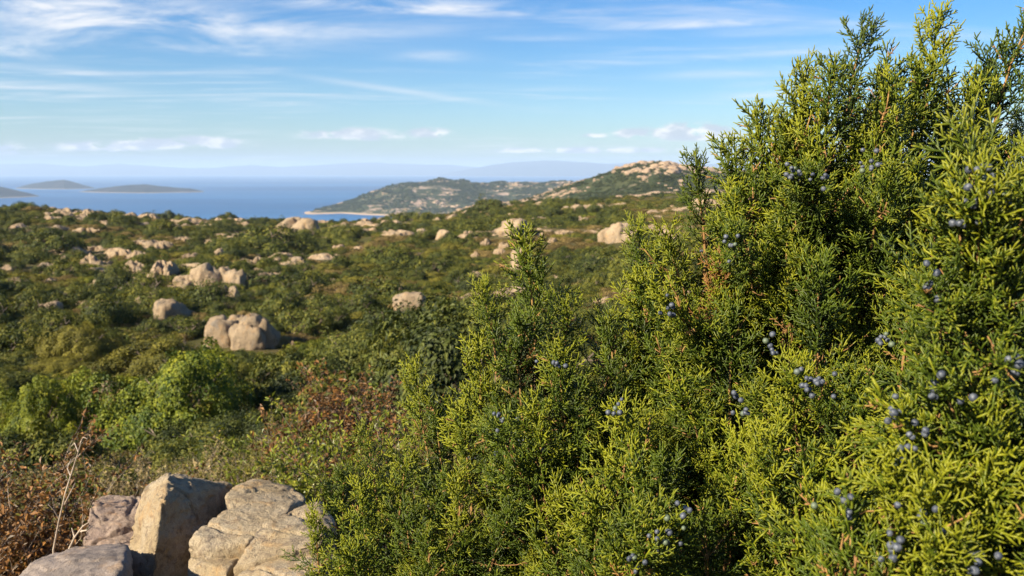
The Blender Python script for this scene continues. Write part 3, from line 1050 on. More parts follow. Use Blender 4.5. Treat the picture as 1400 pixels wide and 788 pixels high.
# scrub positions over the heath
cand = []
r = np.random.default_rng(21)
n = 60000
a = r.uniform(-0.72, 0.72, n)
d = np.sqrt(r.uniform(7.5 ** 2, 290 ** 2, n))
d[:22000] = np.sqrt(r.uniform(7.0 ** 2, 75 ** 2, 22000))
x, y = d * np.sin(a), d * np.cos(a)
patch = fbm(x / 9 + 7, y / 9, 0, 3, 77)
patch2 = fbm(x / 26 + 1, y / 26, 0, 3, 78)
size = np.clip(r.lognormal(0.06, 0.40, n), 0.42, 2.4) * (0.85 + 0.5 * np.clip(patch + .1, -.6, 1))
hz_ = height(x, y)
barefld = fbm(x / 11 + 3, y / 11, 0, 4, 61) + 0.5 * fbm(x / 40, y / 40, 0, 3, 62)
keep = []
cell = {}
for i in range(n):
    xi, yi, si = x[i], y[i], size[i]
    if d[i] > 60: si *= 1.2
    if patch2[i] < -0.42 and r.random() < 0.75: continue
    if barefld[i] < -0.16 and r.random() < 0.8: continue
    if np.any((OC[:, 0] - xi) ** 2 + (OC[:, 1] - yi) ** 2 < (OC[:, 2] + si * 0.55) ** 2): continue
    ok = True
    cx, cy_ = int(xi // 3), int(yi // 3)
    for gx in (cx - 1, cx, cx + 1):
        for gy in (cy_ - 1, cy_, cy_ + 1):
            for (xx, yy, ss) in cell.get((gx, gy), ()):
                if (xx - xi) ** 2 + (yy - yi) ** 2 < ((ss + si) * 0.62) ** 2:
                    ok = False
                    break
            if not ok: break
        if not ok: break
    if not ok: continue
    cell.setdefault((cx, cy_), []).append((xi, yi, si))
    kn = patch[i] * 1.2 + patch2[i] * .6 + r.normal() * 0.35
    kind = 'dark' if kn > 0.02 else ('green' if kn > -0.08 else ('olive' if kn > -0.42 else 'dry'))
    keep.append((xi, yi, si, si * r.uniform(0.46, 0.85) * (1.2 if kind == 'dark' else .75), kind))


# ---------------------------------------------------- scatter helper (geometry nodes, for uncountable stuff only)
def scatter(name, pts, rots, scls, sources, idx=None):
    V = np.asarray(pts, dtype=np.float32)
    me = bpy.data.meshes.new(name)
    me.vertices.add(len(V))
    me.vertices.foreach_set('co', V.ravel())
    at = me.attributes.new('srot', 'FLOAT_VECTOR', 'POINT')
    at.data.foreach_set('vector', np.asarray(rots, dtype=np.float32).ravel())
    at = me.attributes.new('sscl', 'FLOAT_VECTOR', 'POINT')
    at.data.foreach_set('vector', np.asarray(scls, dtype=np.float32).ravel())
    at = me.attributes.new('sidx', 'INT', 'POINT')
    if idx is None:
        idx = np.random.default_rng(1).integers(0, len(sources), len(V))
    at.data.foreach_set('value', np.asarray(idx, dtype=np.int32))
    me.update()
    cl = bpy.data.collections.new(name + '_kinds')
    for k, m_ in enumerate(sources):
        so = bpy.data.objects.new('%s_kind_%02d' % (name, k), m_)
        cl.objects.link(so)
    ng = bpy.data.node_groups.new(name, 'GeometryNodeTree')
    ng.interface.new_socket('Geometry', in_out='INPUT', socket_type='NodeSocketGeometry')
    ng.interface.new_socket('Geometry', in_out='OUTPUT', socket_type='NodeSocketGeometry')
    N, Lk = ng.nodes, ng.links
    gi, go = N.new('NodeGroupInput'), N.new('NodeGroupOutput')
    ci = N.new('GeometryNodeCollectionInfo')
    ci.inputs[0].default_value = cl
    ci.inputs[1].default_value = True
    ci.inputs[2].default_value = True
    ip = N.new('GeometryNodeInstanceOnPoints')
    ip.inputs['Pick Instance'].default_value = True

    def attr(nm, ty):
        a = N.new('GeometryNodeInputNamedAttribute')
        a.data_type = ty
        a.inputs[0].default_value = nm
        return a.outputs[0]
    Lk.new(gi.outputs[0], ip.inputs['Points'])
    Lk.new(ci.outputs[0], ip.inputs['Instance'])
    Lk.new(attr('sidx', 'INT'), ip.inputs['Instance Index'])
    e2r = N.new('FunctionNodeEulerToRotation')
    Lk.new(attr('srot', 'FLOAT_VECTOR'), e2r.inputs[0])
    Lk.new(e2r.outputs[0], ip.inputs['Rotation'])
    Lk.new(attr('sscl', 'FLOAT_VECTOR'), ip.inputs['Scale'])
    Lk.new(ip.outputs[0], go.inputs[0])
    o = obj(name, me)
    md = o.modifiers.new('scatter', 'NODES')
    md.node_group = ng
    tag(o, kind='stuff')
    return o


keep.sort(key=lambda k: -k[2] / math.hypot(k[0], k[1]) * (1 if abs(math.atan2(k[0], k[1])) < 0.56 and k[0] / k[1] < 0.22 else 0.02))
for (xi, yi, si, hi, kind) in keep[:270]:
    shrub(xi, yi, si, hi, kind)
rest = keep[270:]
kk = list(KINDS)
srcs = [LOD1[k][j] for k in kk for j in range(3)]
rx_ = np.random.default_rng(3)
pts = [(a_, b_, hgt_ - 0.05) for (a_, b_, _, _, _), hgt_ in zip(rest, height(np.array([k[0] for k in rest]), np.array([k[1] for k in rest])))]
scatter('distant_scrub', pts, [(0, 0, rx_.uniform(0, 6.28)) for _ in rest], [(k[2], k[2], k[3] / .78) for k in rest], srcs,
        [kk.index(k[4]) * 3 + int(rx_.integers(0, 3)) for k in rest])

# low ground cover between the shrubs
n = 16000
a = rx_.uniform(-0.72, 0.72, n)
d = np.sqrt(rx_.uniform(5.5 ** 2, 200 ** 2, n))
d[:9000] = np.sqrt(rx_.uniform(5.2 ** 2, 60 ** 2, 9000))
x, y = d * np.sin(a), d * np.cos(a)
okm = np.ones(n, bool)
for (ox, oy, orr) in OCC:
    okm &= (x - ox) ** 2 + (y - oy) ** 2 > (orr * 0.95) ** 2
bare = fbm(x / 11 + 3, y / 11, 0, 4, 61)
okm &= (bare + 0.5 * fbm(x / 40, y / 40, 0, 3, 62) > -0.24 + 0.1 * rx_.normal(size=n))
x, y = x[okm], y[okm]
z = height(x, y)
n = len(x)
sz = rx_.uniform(0.22, 0.62, n)
COVER = [shrub_mesh(600 + k, M[mm], 50, 40, 0.055, H=0.55, lump=0.4, spread=0.32) for k, mm in enumerate(['olive', 'olive', 'brownish', 'mastic', 'bright', 'brownish'])]
scatter('ground_cover', np.stack([x, y, z - 0.02], 1), np.stack([np.zeros(n), np.zeros(n), rx_.uniform(0, 6.28, n)], 1),
        np.stack([sz, sz, sz * rx_.uniform(0.6, 1.1, n)], 1), COVER)

# far slopes: scrub and rocks on the hill and the headland
def slope_points(n, amin, amax, dmin, dmax, seed, zmin=-97.5):
    q = np.random.default_rng(seed)
    a = q.uniform(amin, amax, n)
    d = np.sqrt(q.uniform(dmin ** 2, dmax ** 2, n))
    x, y = d * np.sin(a), d * np.cos(a)
    z = height(x, y)
    k = z > zmin
    return x[k], y[k], z[k], d[k], q


FARB = [shrub_mesh(700 + k, M['far'], 26, 12, 0.16, lump=0.4, spread=0.4, H=0.6) for k in range(4)]
x1, y1, z1, d1, q1 = slope_points(16000, math.atan((560 - 700) / FPX), math.atan((1100 - 700) / FPX), 270, 1050, 5)
x2, y2, z2, d2, q2 = slope_points(14000, math.atan((410 - 700) / FPX), math.atan((900 - 700) / FPX), 1950, 2750, 6, -95)
xs, ys, zs, ds = map(np.concatenate, zip((x1, y1, z1, d1), (x2, y2, z2, d2)))
rk = fbm(xs / 38, ys / 38, 0, 4, 91)
k = rk > -0.12
xs, ys, zs, ds = xs[k], ys[k], zs[k], ds[k]
sz = rx_.uniform(1.0, 2.4, len(xs)) * np.where(ds > 1500, 2.2, 1.0)
scatter('hillside_scrub', np.stack([xs, ys, zs - 0.2], 1), np.stack([0 * xs, 0 * xs, rx_.uniform(0, 6.28, len(xs))], 1),
        np.stack([sz, sz, sz * 0.9], 1), FARB)
FARR = [rock_mesh(800 + k, 2, M['rock_far'], planes=9, sharp=12, rough=0.1, flat=0.7) for k in range(5)]
x1, y1, z1, d1, q1 = slope_points(9000, math.atan((580 - 700) / FPX), math.atan((1100 - 700) / FPX), 300, 900, 15)
x2, y2, z2, d2, q2 = slope_points(7000, math.atan((430 - 700) / FPX), math.atan((900 - 700) / FPX), 1980, 2650, 16, -96)
xs, ys, zs, ds = map(np.concatenate, zip((x1, y1, z1, d1), (x2, y2, z2, d2)))
rk = fbm(xs / 38, ys / 38, 0, 4, 91)
rk2 = fbm(xs / 110, ys / 110, 0, 3, 93)
px_s = 700 + FPX * xs / ys
top = np.where((ds > 600) & (ds < 900) & (zs > 0), 0.5, 0)
k = (rk + 0.6 * rk2 - top < np.where(ds > 1500, -0.22, -0.05))
xs, ys, zs, ds, tp = xs[k], ys[k], zs[k], ds[k], top[k]
sz = np.clip(rx_.lognormal(0.25, 0.5, len(xs)), 0.6, 5.0) * np.where(ds > 1500, 2.0, 1.0) * np.where(tp > 0, 1.5, 1)
scatter('hillside_rocks', np.stack([xs, ys, zs - 0.1 * sz], 1), np.stack([0 * xs, 0 * xs, rx_.uniform(0, 6.28, len(xs))], 1),
        np.stack([sz, sz, sz * 0.85], 1), FARR)
# loose stones on the heath
n = 7000
a = rx_.uniform(-0.7, 0.7, n)
d = np.sqrt(rx_.uniform(18 ** 2, 240 ** 2, n))
x, y = d * np.sin(a), d * np.cos(a)
bare = fbm(x / 11 + 3, y / 11, 0, 4, 61) + 0.5 * fbm(x / 40, y / 40, 0, 3, 62)
k = bare < -0.06
x, y, d = x[k], y[k], d[k]
z = height(x, y)
sz = np.clip(rx_.lognormal(-0.75, 0.6, len(x)), 0.14, 1.9) * np.interp(d, [18, 60, 200], [.6, 1, 1.7])
scatter('loose_stones', np.stack([x, y, z + 0.02], 1), np.stack([0 * x, 0 * x, rx_.uniform(0, 6.28, len(x))], 1), np.stack([sz, sz, sz * .8], 1), [m_ for m_ in SLABS])

# ------------------------------------------------------------------ near scrub
def twig_bush(seed, mats, n_stems, height_, spread, leaf_n, leaf, leaf_from=0.3, thick=0.004, wild=0.35, depth=3):
    """twiggy bush: returns (stems mesh, leaves mesh)"""
    r = random.Random(seed)
    VV, FF = [], []
    ends = []

    def grow(p, dr, ln, th, lev):
        pts = [p]
        q = p
        dd = dr.copy()
        for k in range(3):
            dd = (dd + Vector((r.uniform(-1, 1), r.uniform(-1, 1), r.uniform(-.5, .8))) * wild * .5).normalized()
            q = q + dd * ln / 3
            pts.append(q)
        tube(VV, FF, pts, [th, th * .8, th * .62, th * .4], 4 if lev else 5)
        for k in range(1, 4):
            f = pts[k]
            if f.z > leaf_from * height_:
                ends.append((f, dd))
        if lev < depth:
            for k in range(r.choice((2, 3, 3))):
                b = pts[r.choice((1, 2, 3))]
                nd = (dd + Vector((r.uniform(-1, 1), r.uniform(-1, 1), r.uniform(-.4, .7))) * .95).normalized()
                grow(b, nd, ln * r.uniform(.5, .8), th * .55, lev + 1)

    for k in range(n_stems):
        a = r.uniform(0, 6.28)
        s_ = r.uniform(0, 1)
        dr = Vector((math.cos(a) * spread * s_, math.sin(a) * spread * s_, 1)).normalized()
        grow(Vector((math.cos(a) * .05 * spread * s_, math.sin(a) * .05 * spread * s_, -.04)), dr, height_ * r.uniform(.4, .62), thick, 0)
    st = mesh_np('stems', VV, FF, [mats[0]])
    g = np.random.default_rng(seed)
    E = np.array([tuple(e[0]) for e in ends])
    ix = g.integers(0, len(E), leaf_n)
    pos = E[ix] + g.normal(size=(leaf_n, 3)) * leaf * 0.9
    nrm = g.normal(size=(leaf_n, 3)) + (0, 0, .5)
    nrm /= np.linalg.norm(nrm, axis=1)[:, None]
    tg = np.cross(nrm, g.normal(size=(leaf_n, 3)))
    tg /= np.linalg.norm(tg, axis=1)[:, None]
    bt = np.cross(nrm, tg)
    L = leaf * g.uniform(.6, 1.3, leaf_n)[:, None]
    # folded leaf: two quads meeting at the midrib
    v0 = pos - tg * L
    v1 = pos + tg * L - nrm * L * .3
    vm = pos - nrm * L * .12
    vl = pos - bt * L * .42 + nrm * L * .08
    vr = pos + bt * L * .42 + nrm * L * .08
    V = np.stack([v0, vl, vm, vr, v1], 1).reshape(-1, 3)
    b0 = np.arange(leaf_n) * 5
    F = np.concatenate([np.stack([b0, b0 + 1, b0 + 2], 1), np.stack([b0, b0 + 2, b0 + 3], 1), np.stack([b0 + 1, b0 + 4, b0 + 2], 1), np.stack([b0 + 2, b0 + 4, b0 + 3], 1)])
    t_ = np.clip(g.normal(.45, .22, leaf_n), 0, 1)
    lv = mesh_np('foliage', V, F, [mats[1]], attr={'tint': np.repeat(t_, 5)})
    return st, lv


def place_bush(name, loc, meshes, label, cat='shrub', scale=1.0, rz=0.0, group=None):
    e = empty(name, loc, label, cat, group)
    e.rotation_euler = (0, 0, rz)
    for nm, me in zip(('stems', 'foliage'), meshes):
        o = obj(nm, me, e)
        o.scale = (scale,) * 3
    return e


def base_at(px, d):
    p = P(px, 600, d)
    return Vector((p.x, p.y, hgt(p.x, p.y)))


# rust-leaved bush at the left edge, with bare grey twigs below
place_bush('withered_bush', base_at(35, 2.75), twig_bush(1, (M['dead'], M['rust']), 34, 0.72, 0.75, 13000, 0.0115, .38, .0045), 'withered bush with rust brown leaves at the bottom left edge behind the flat grey boulder')
place_bush('withered_bush', base_at(-60, 2.6), twig_bush(2, (M['dead'], M['rust']), 26, 0.70, 0.75, 8000, 0.0115, .40, .0045), 'withered rust brown bush cut off by the left edge of the picture')
place_bush('low_shrub', base_at(70, 2.7), twig_bush(3, (M['stem'], M['mastic']), 26, 0.50, 0.85, 9000, 0.012, .06, .004), 'small dark green shrub under the rust brown bush at the bottom left')
place_bush('withered_bush', base_at(470, 4.9), twig_bush(4, (M['stem'], M['rust']), 28, 0.86, 0.50, 12000, 0.016, .25, .007), 'withered bush with rust brown leaves between the cream outcrop and the juniper')
place_bush('withered_bush', base_at(505, 4.7), twig_bush(14, (M['stem'], M['rust']), 24, 0.66, 0.70, 6500, 0.015, .25, .007), 'smaller withered rust brown bush just left of the low juniper tips')
place_bush('glossy_shrub', base_at(452, 3.0), twig_bush(5, (M['stem'], M['gloss']), 30, 0.70, 0.62, 11000, 0.0115, .15, .005), 'small-leaved glossy bright green shrub behind the right end of the cream outcrop')
# olive and dry garrigue behind the outcrop
GAR = [twig_bush(30 + k, (M['dead'], M[mm]), 18, 0.62, 0.8, ln, 0.016, .12, .0045) for k, (mm, ln) in enumerate([('olive', 4200), ('brownish', 2200), ('olive', 3400), ('straw', 2600)])]
glab = {0: 'low olive scrub bush with fine leaves behind the cream outcrop', 1: 'low dry scrub bush with many bare grey twigs behind the cream outcrop'}
rg = random.Random(8)
for k in range(58):
    d_ = 3.3 + 3.9 * rg.random() ** 0.8
    px0 = rg.uniform(-60, 560)
    v_ = k % 4
    e = place_bush('scrub_bush', base_at(px0, d_), GAR[v_], glab[v_ % 2], scale=rg.uniform(.5, .85), rz=rg.uniform(0, 6.28), group='low olive scrub behind the outcrop' if v_ % 2 == 0 else 'dry twiggy scrub behind the outcrop')

# pale dead stem standing beside the flat boulder
def dead_stem(name, pix, d0, rad, label, sides=6):
    VV, FF = [], []
    base = P(*pix[0][0], d0)
    org = Vector((base.x, base.y, hgt(base.x, base.y)))
    for k, line in enumerate(pix):
        pts = [P(a_, b_, d0 + 0.015 * i * (1 if k % 2 else -1)) - org for i, (a_, b_) in enumerate(line)]
        if k == 0:
            pts = [Vector((pts[0].x, pts[0].y, -0.05))] + pts
        rr_ = [rad * (1 if k == 0 else .6) * (1 - .7 * i / (len(pts) - 1)) for i in range(len(pts))]
        tube(VV, FF, pts, rr_, sides)
    e = obj(name, mesh_np(name, VV, FF, [M['dead']], smooth=True), None, org)
    tag(e, label, 'dead branch')
    return e


dead_stem('dead_stem', [[(73, 752), (80, 715), (90, 672), (100, 640), (107, 618), (112, 600)], [(96, 650), (92, 640), (97, 628)], [(82, 712), (74, 698), (66, 690)], [(88, 690), (97, 672), (103, 660)], [(110, 605), (114, 598), (119, 600)], [(107, 618), (102, 606), (96, 612)]],
          2.35, 0.0032, 'tall pale dead stem standing behind the flat grey boulder')
dead_stem('dead_stem', [[(95, 750), (102, 735), (113, 720), (122, 714)], [(102, 735), (98, 722)], [(108, 727), (120, 725), (128, 718)]], 2.3, 0.0045, 'short forked dead stem at the foot of the tall pale dead stem')

# dry grass round the outcrop and under the scrub
def grass_tuft(seed, n, h, mat_):
    g = np.random.default_rng(seed)
    a = g.uniform(0, 6.28, n)
    b0 = np.stack([np.cos(a), np.sin(a), 0 * a], 1) * (g.uniform(0, .05, n)[:, None])
    ln = g.uniform(.4, 1, n)[:, None] * h
    out_ = np.stack([np.cos(a), np.sin(a), 0 * a], 1) * ln * g.uniform(.1, .6, n)[:, None]
    side = np.stack([-np.sin(a), np.cos(a), 0 * a], 1) * 0.0022
    up = np.array([0, 0, 1.0])
    m1 = b0 + out_ * .3 + up * ln * .6
    e1 = b0 + out_ + up * ln
    V = np.stack([b0 - side, b0 + side, m1 + side * .8, m1 - side * .8, e1], 1).reshape(-1, 3)
    F = []
    for i in range(n):
        q = i * 5
        F += [(q, q + 1, q + 2, q + 3), (q + 3, q + 2, q + 4)]
    return mesh_np('grass', V, F, [mat_], attr={'tint': np.repeat(np.clip(g.normal(.55, .2, n), 0, 1), 5)})


GR = [grass_tuft(k, 60, .28, M['straw']) for k in range(3)] + [grass_tuft(9, 40, .2, M['olive'])]
n = 4200
a = rx_.uniform(-0.75, 0.75, n)
d = rx_.uniform(1.2, 9.5, n)
x, y = d * np.sin(a), d * np.cos(a)
sz = rx_.uniform(.6, 1.4, n)
scatter('dry_grass', np.stack([x, y, height(x, y) - .01], 1), np.stack([0 * x, 0 * x, rx_.uniform(0, 6.28, n)], 1), np.stack([sz, sz, sz], 1), GR)

# ------------------------------------------------------------------ junipers
def rot_about(v, ax, ang):
    return Matrix.Rotation(ang, 3, ax) @ v


def perp(d, ang):
    s = d.cross(Vector((1, 0, 0)) if abs(d.x) < 0.8 else Vector((0, 1, 0))).normalized()
    return rot_about(s, d, ang)


def plume(L, seed, leafm=None):
    """one leafy branch: an axis along +Z with shoots that carry scale-leaved branchlets"""
    r = random.Random(seed)
    VV, FF, T, MI = [], [], [], []
    berries = []

    def tb(pts, rad, sides, t0, t1, mi):
        f0 = len(FF)
        tube(VV, FF, pts, rad, sides)
        n = len(pts)
        for i in range(n):
            t = t0 + (t1 - t0) * i / (n - 1)
            T.extend([t] * sides)
        MI.extend([mi] * (len(FF) - f0))

    def branchlet(p, d, ln, tn, mi=0):
        bend = perp(d, r.uniform(0, 6.28)) * r.uniform(.0, .35)
        q1 = p + d * ln * .5
        q2 = q1 + (d + bend + Vector((0, 0, .12))).normalized() * ln * .5
        w_ = r.uniform(.00088, .00122)
        tb([p, q1, q2], [w_ * .85, w_, w_ * .45], 3, tn - .12, tn + .18, mi)

    def shoot(p, d, ln, lev, tn):
        seg = max(2, int(ln / .018))
        pts = [p]
        dd = d.copy()
        for k in range(seg):
            dd = (dd + Vector((0, 0, .16)) + Vector((r.uniform(-1, 1), r.uniform(-1, 1), r.uniform(-1, 1))) * .16).normalized()
            pts.append(pts[-1] + dd * ln / seg)
        woody = lev == 1 and ln > .055
        dry = r.random() < (.05 if lev == 1 else .02)
        lf = r.uniform(.65, 1.45)
        tb(pts, [(.0013 if woody else .0011) * (1 - .35 * i / seg) for i in range(seg + 1)], 3, tn - .15, tn + .25, 1 if dry else 0)
        step = .0035
        nb = int(ln / step)
        pl = r.uniform(0, 3.14)
        for k in range(1, nb + 1):
            u = k / (nb + .4)
            g = u * seg
            i = min(int(g), seg - 1)
            q = pts[i].lerp(pts[i + 1], g - i)
            ax = (pts[i + 1] - pts[i]).normalized()
            sd = perp(ax, pl + (k % 2) * math.pi + r.uniform(-.5, .5) + (1.57 if r.random() < .25 else 0))
            dr = (ax * r.uniform(.75, 1.1) + sd).normalized()
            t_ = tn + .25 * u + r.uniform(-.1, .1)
            if dry and r.random() < .6:
                continue
            if lev == 1 and ln > .035 and k % 3 == 1 and u < .85:
                shoot(q, dr, ln * r.uniform(.28, .5) * (1.15 - .6 * u), 2, t_ - .05)
            else:
                branchlet(q, dr, r.uniform(.0055, .0118) * lf * (1.15 - .35 * u), t_, 1 if dry else 0)
        branchlet(pts[-1], dd, r.uniform(.006, .011), tn + .3)

    ns = 9
    ax = [Vector((0, 0, 0))]
    dd = Vector((0, 0, 1))
    for k in range(ns):
        dd = (dd + Vector((r.uniform(-1, 1), r.uniform(-1, 1), .5)) * .085).normalized()
        ax.append(ax[-1] + dd * L / ns)
    th = .0018 + .006 * L
    tb(ax[:8], [th * (1 - .72 * i / 7) for i in range(8)], 5, .0, .6, 1)
    tb(ax[7:], [.0013, .0012, .0008], 4, .6, .95, 0)
    s = .10 * L
    ang = r.uniform(0, 6.28)
    while s < L * .985:
        u = s / L
        g = u * ns
        i = min(int(g), ns - 1)
        q = ax[i].lerp(ax[i + 1], g - i)
        d0 = (ax[i + 1] - ax[i]).normalized()
        ang += 2.4 + r.uniform(-.5, .5)
        op = math.radians(r.uniform(44, 72) - 24 * u)
        dr = (d0 * math.cos(op) + perp(d0, ang) * math.sin(op)).normalized()
        ln = (.40 * L * (1 - u) ** .62 + .012) * r.uniform(.4, 1.3)
        ln = min(ln, .11)
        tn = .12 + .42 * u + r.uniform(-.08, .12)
        if ln > .012:
            shoot(q, dr, ln, 1, tn)
        else:
            branchlet(q, dr, ln, tn + .2)
        if .1 < u < .75:
            for _ in range(2):
                bp = q + dr * ln * r.uniform(.55, .95) + Vector((r.uniform(-1, 1), r.uniform(-1, 1), r.uniform(-1, .3))) * .009
                berries.append(bp)
        s += r.uniform(.0056, .0088) * (1.0 if L < .25 else 1.25) * (1.0 if u < .7 else .8)
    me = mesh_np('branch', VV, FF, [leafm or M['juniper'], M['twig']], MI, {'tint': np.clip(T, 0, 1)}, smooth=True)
    return me, berries, L


PL = {'s': [plume(.13, 900 + k) for k in range(4)], 'm': [plume(.20, 920 + k) for k in range(5)], 'l': [plume(.29, 940 + k) for k in range(5)]}
DEADPL = [plume(.18, 990 + k, M['rust']) for k in range(2)]
bV, bF = ICO[2]
BERRY = mesh_np('berry', bV * (1, 1, .94) * .0039, bF, [M['berry']], smooth=True)
rj = random.Random(77)
NBERRY = {}


def add_branch(tree, p, d, roll, cls, scale, berry=0, name='branch'):
    """a leafy branch rooted at p (world) pointing along d"""
    me, bl, L = rj.choice(PL[cls])
    if name == 'branch' and berry == 0 and rj.random() < .022:
        me, bl, L = rj.choice(DEADPL)
        scale *= .8
    o = bpy.data.objects.new(name, me)
    qd = d.to_track_quat('Z', 'Y')
    o.rotation_mode = 'QUATERNION'
    from mathutils import Quaternion
    o.rotation_quaternion = qd @ Quaternion((0, 0, 1), roll)
    o.location = p - Vector(tree.location)
    o.scale = (scale,) * 3
    link(o, tree)
    if berry and NBERRY.get(tree.name, 0) < 280:
        i0 = rj.randrange(max(1, len(bl) - berry * 2))
        for bp in bl[i0:i0 + berry]:
            bo = bpy.data.objects.new('berry', BERRY)
            bo.location = bp
            s_ = rj.uniform(.75, 1.25)
            bo.scale = (s_,) * 3
            bo.rotation_euler = (rj.uniform(0, 3), rj.uniform(0, 3), 0)
            link(bo, o)
            NBERRY[tree.name] = NBERRY.get(tree.name, 0) + 1
    return o


def bez(a, b, c, t):
    return a * (1 - t) ** 2 + b * (2 * t * (1 - t)) + c * t * t


def juniper(root, limbs, label, berry_rate=0.25, seed=0, trunk=0.022, dens=.039, bunches=()):
    """limbs: (tip px, tip py, depth, spread) - the limb rises from the root to the tip; leafy branches all round it"""
    r = random.Random(seed)
    root = Vector((root[0], root[1], hgt(*root)))
    t = empty('juniper', root, label, 'juniper')
    VV, FF = [], []
    tube(VV, FF, [Vector((0, 0, -.1)), Vector((.01, .005, .08)), Vector((-.01, .01, .2)), Vector((.012, 0, .32))], [trunk * 1.3, trunk, trunk * .9, trunk * .75], 8)
    obj('trunk', mesh_np('trunk', VV, FF, [M['bark']], smooth=True), t)
    samples = []
    for (px, py, d, spread) in limbs:
        tip = P(px, py, d)
        base = root + Vector((0, 0, r.uniform(.1, .3)))
        hl = tip.z - base.z
        ctl = base.lerp(tip, .42)
        hd = Vector((tip.x - base.x, tip.y - base.y, 0))
        ctl = base + hd * r.uniform(.72, .92) + Vector((0, 0, hl * r.uniform(.28, .42)))
        ctl += Vector((r.uniform(-.09, .09), r.uniform(-.06, .06), 0))
        length = (tip - base).length
        tipL = (.20 if spread > .6 else .17)
        tend = max(.3, 1 - tipL / length)
        n = 12
        pts = [bez(base, ctl, tip, tend * i / n) for i in range(n + 1)]
        wig = [Vector((r.uniform(-1, 1), r.uniform(-1, 1), 0)) * .008 for _ in pts]
        pts = [p + w_ * (1 if 0 < i < n else 0) for i, (p, w_) in enumerate(zip(pts, wig))]
        VV, FF = [], []
        rad0 = trunk * .42 * min(1, length / .9)
        tube(VV, FF, [p - root for p in pts], [rad0 * (1 - .72 * i / n) for i in range(n + 1)], 6)
        obj('limb', mesh_np('limb', VV, FF, [M['bark']], smooth=True), t)
        samples += pts[4:]
        # leading tip
        dv = (tip - pts[-1])
        tl = dv.length
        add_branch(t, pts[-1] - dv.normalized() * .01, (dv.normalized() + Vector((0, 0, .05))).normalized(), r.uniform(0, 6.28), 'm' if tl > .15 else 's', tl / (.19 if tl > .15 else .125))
        # branches round the limb
        step = dens
        s_ = max(.28, .30 * length)
        ang = r.uniform(0, 6.28)
        while s_ < tend * length:
            u = s_ / length
            p = bez(base, ctl, tip, u)
            dr = (bez(base, ctl, tip, min(1, u + .05)) - p).normalized()
            if p.z > 0.38:
                rem = (1 - u) * length
                ang += 2.4 + r.uniform(-.6, .6)
                side = perp(dr, ang)
                op = math.radians(r.uniform(35, 78))
                bd = (dr * math.cos(op) + side * math.sin(op) + Vector((0, 0, r.uniform(-.05, .3)))).normalized()
                if r.random() < .24:
                    bd = (Vector((r.uniform(-.3, .3), r.uniform(-.3, .3), 1)) + side * .45).normalized()
                want = min(.26, .075 + .45 * rem) * spread * r.uniform(.65, 1.15)
                cls = 'l' if want > .24 else ('m' if want > .15 else 's')
                sc = want / {'l': .29, 'm': .20, 's': .13}[cls]
                sc = min(1.2, max(.7, sc))
                b_ = r.choice((6, 8, 10)) if r.random() < berry_rate else 0
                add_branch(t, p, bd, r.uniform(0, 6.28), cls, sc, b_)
            s_ += step * r.uniform(.7, 1.3) * (1.15 if u < .55 else .85)
    # branches hung with a tight cluster of berries
    for (px, py, d, nb) in bunches:
        q = P(px, py, d)
        p = min(samples, key=lambda v: (v - q + Vector((0, 0, .06))).length)
        dv = q - p
        o = add_branch(t, p, dv.normalized(), r.uniform(0, 6.28), 'm', min(1.2, max(.6, dv.length / .17)))
        inv_ = o.rotation_quaternion.inverted()
        for k in range(nb):
            off = Vector((r.gauss(0, 1), r.gauss(0, 1), r.gauss(0, 1))).normalized() * (.004 + .0105 * r.random() ** .5) * (nb / 9) ** .4
            if k % 3 == 2:
                off *= r.uniform(1.5, 3.0)
            off += (Vector((0, 0, EYE)) - q).normalized() * .004
            bo = bpy.data.objects.new('berry', BERRY)
            bo.location = (inv_ @ (q + off - p)) / o.scale.x
            k_ = r.uniform(.75, 1.15) / o.scale.x
            bo.scale = (k_,) * 3
            bo.rotation_euler = (r.uniform(0, 3), r.uniform(0, 3), 0)
            link(bo, o)
    return t


juniper(P(1120, 500, 1.72).xy[:], [
    (1168, 26, 1.58, .85), (1284, 16, 1.66, .7), (1088, 92, 1.55, .8), (945, 208, 1.58, .45), (1012, 190, 1.55, .75), (1052, 150, 1.62, .8), (1215, 90, 1.62, .7), (1125, 150, 1.48, 1),
    (1335, 110, 1.66, .8), (1200, 190, 1.42, 1), (1065, 270, 1.42, 1), (975, 300, 1.48, .9), (1270, 230, 1.45, 1), (1140, 360, 1.30, 1), (1005, 420, 1.36, 1), (1235, 370, 1.32, 1), (1075, 500, 1.2, 1), (945, 510, 1.32, 1),
    (1160, 520, 1.15, .9), (1010, 600, 1.15, 1), (905, 420, 1.5, .9), (1100, 620, 1.05, .9), (1180, 300, 1.65, 1), (1050, 350, 1.6, 1), (960, 690, 1.08, .8), (1150, 88, 1.5, .9), (1192, 105, 1.52, 1), (1256, 92, 1.62, .85), (1300, 95, 1.7, .85), (1112, 165, 1.6, 1), (1240, 150, 1.5, 1), (1035, 215, 1.5, .9), (985, 255, 1.52, .9), (925, 305, 1.5, .85), (898, 345, 1.56, .85), (868, 372, 1.6, .8), (1075, 135, 1.56, .9), (1215, 60, 1.7, .7), (1150, 200, 1.62, 1), (985, 380, 1.45, 1)],
    'tallest juniper, its pointed leaders rising against the sky right of centre', .20, 1,
    bunches=[(1112, 528, 1.02, 16), (1190, 226, 1.32, 10), (1086, 240, 1.32, 12), (920, 420, 1.3, 8), (1060, 470, 1.12, 7), (1000, 330, 1.3, 7), (1120, 240, 1.3, 6), (1010, 560, 1.08, 8), (1200, 460, 1.1, 7)])
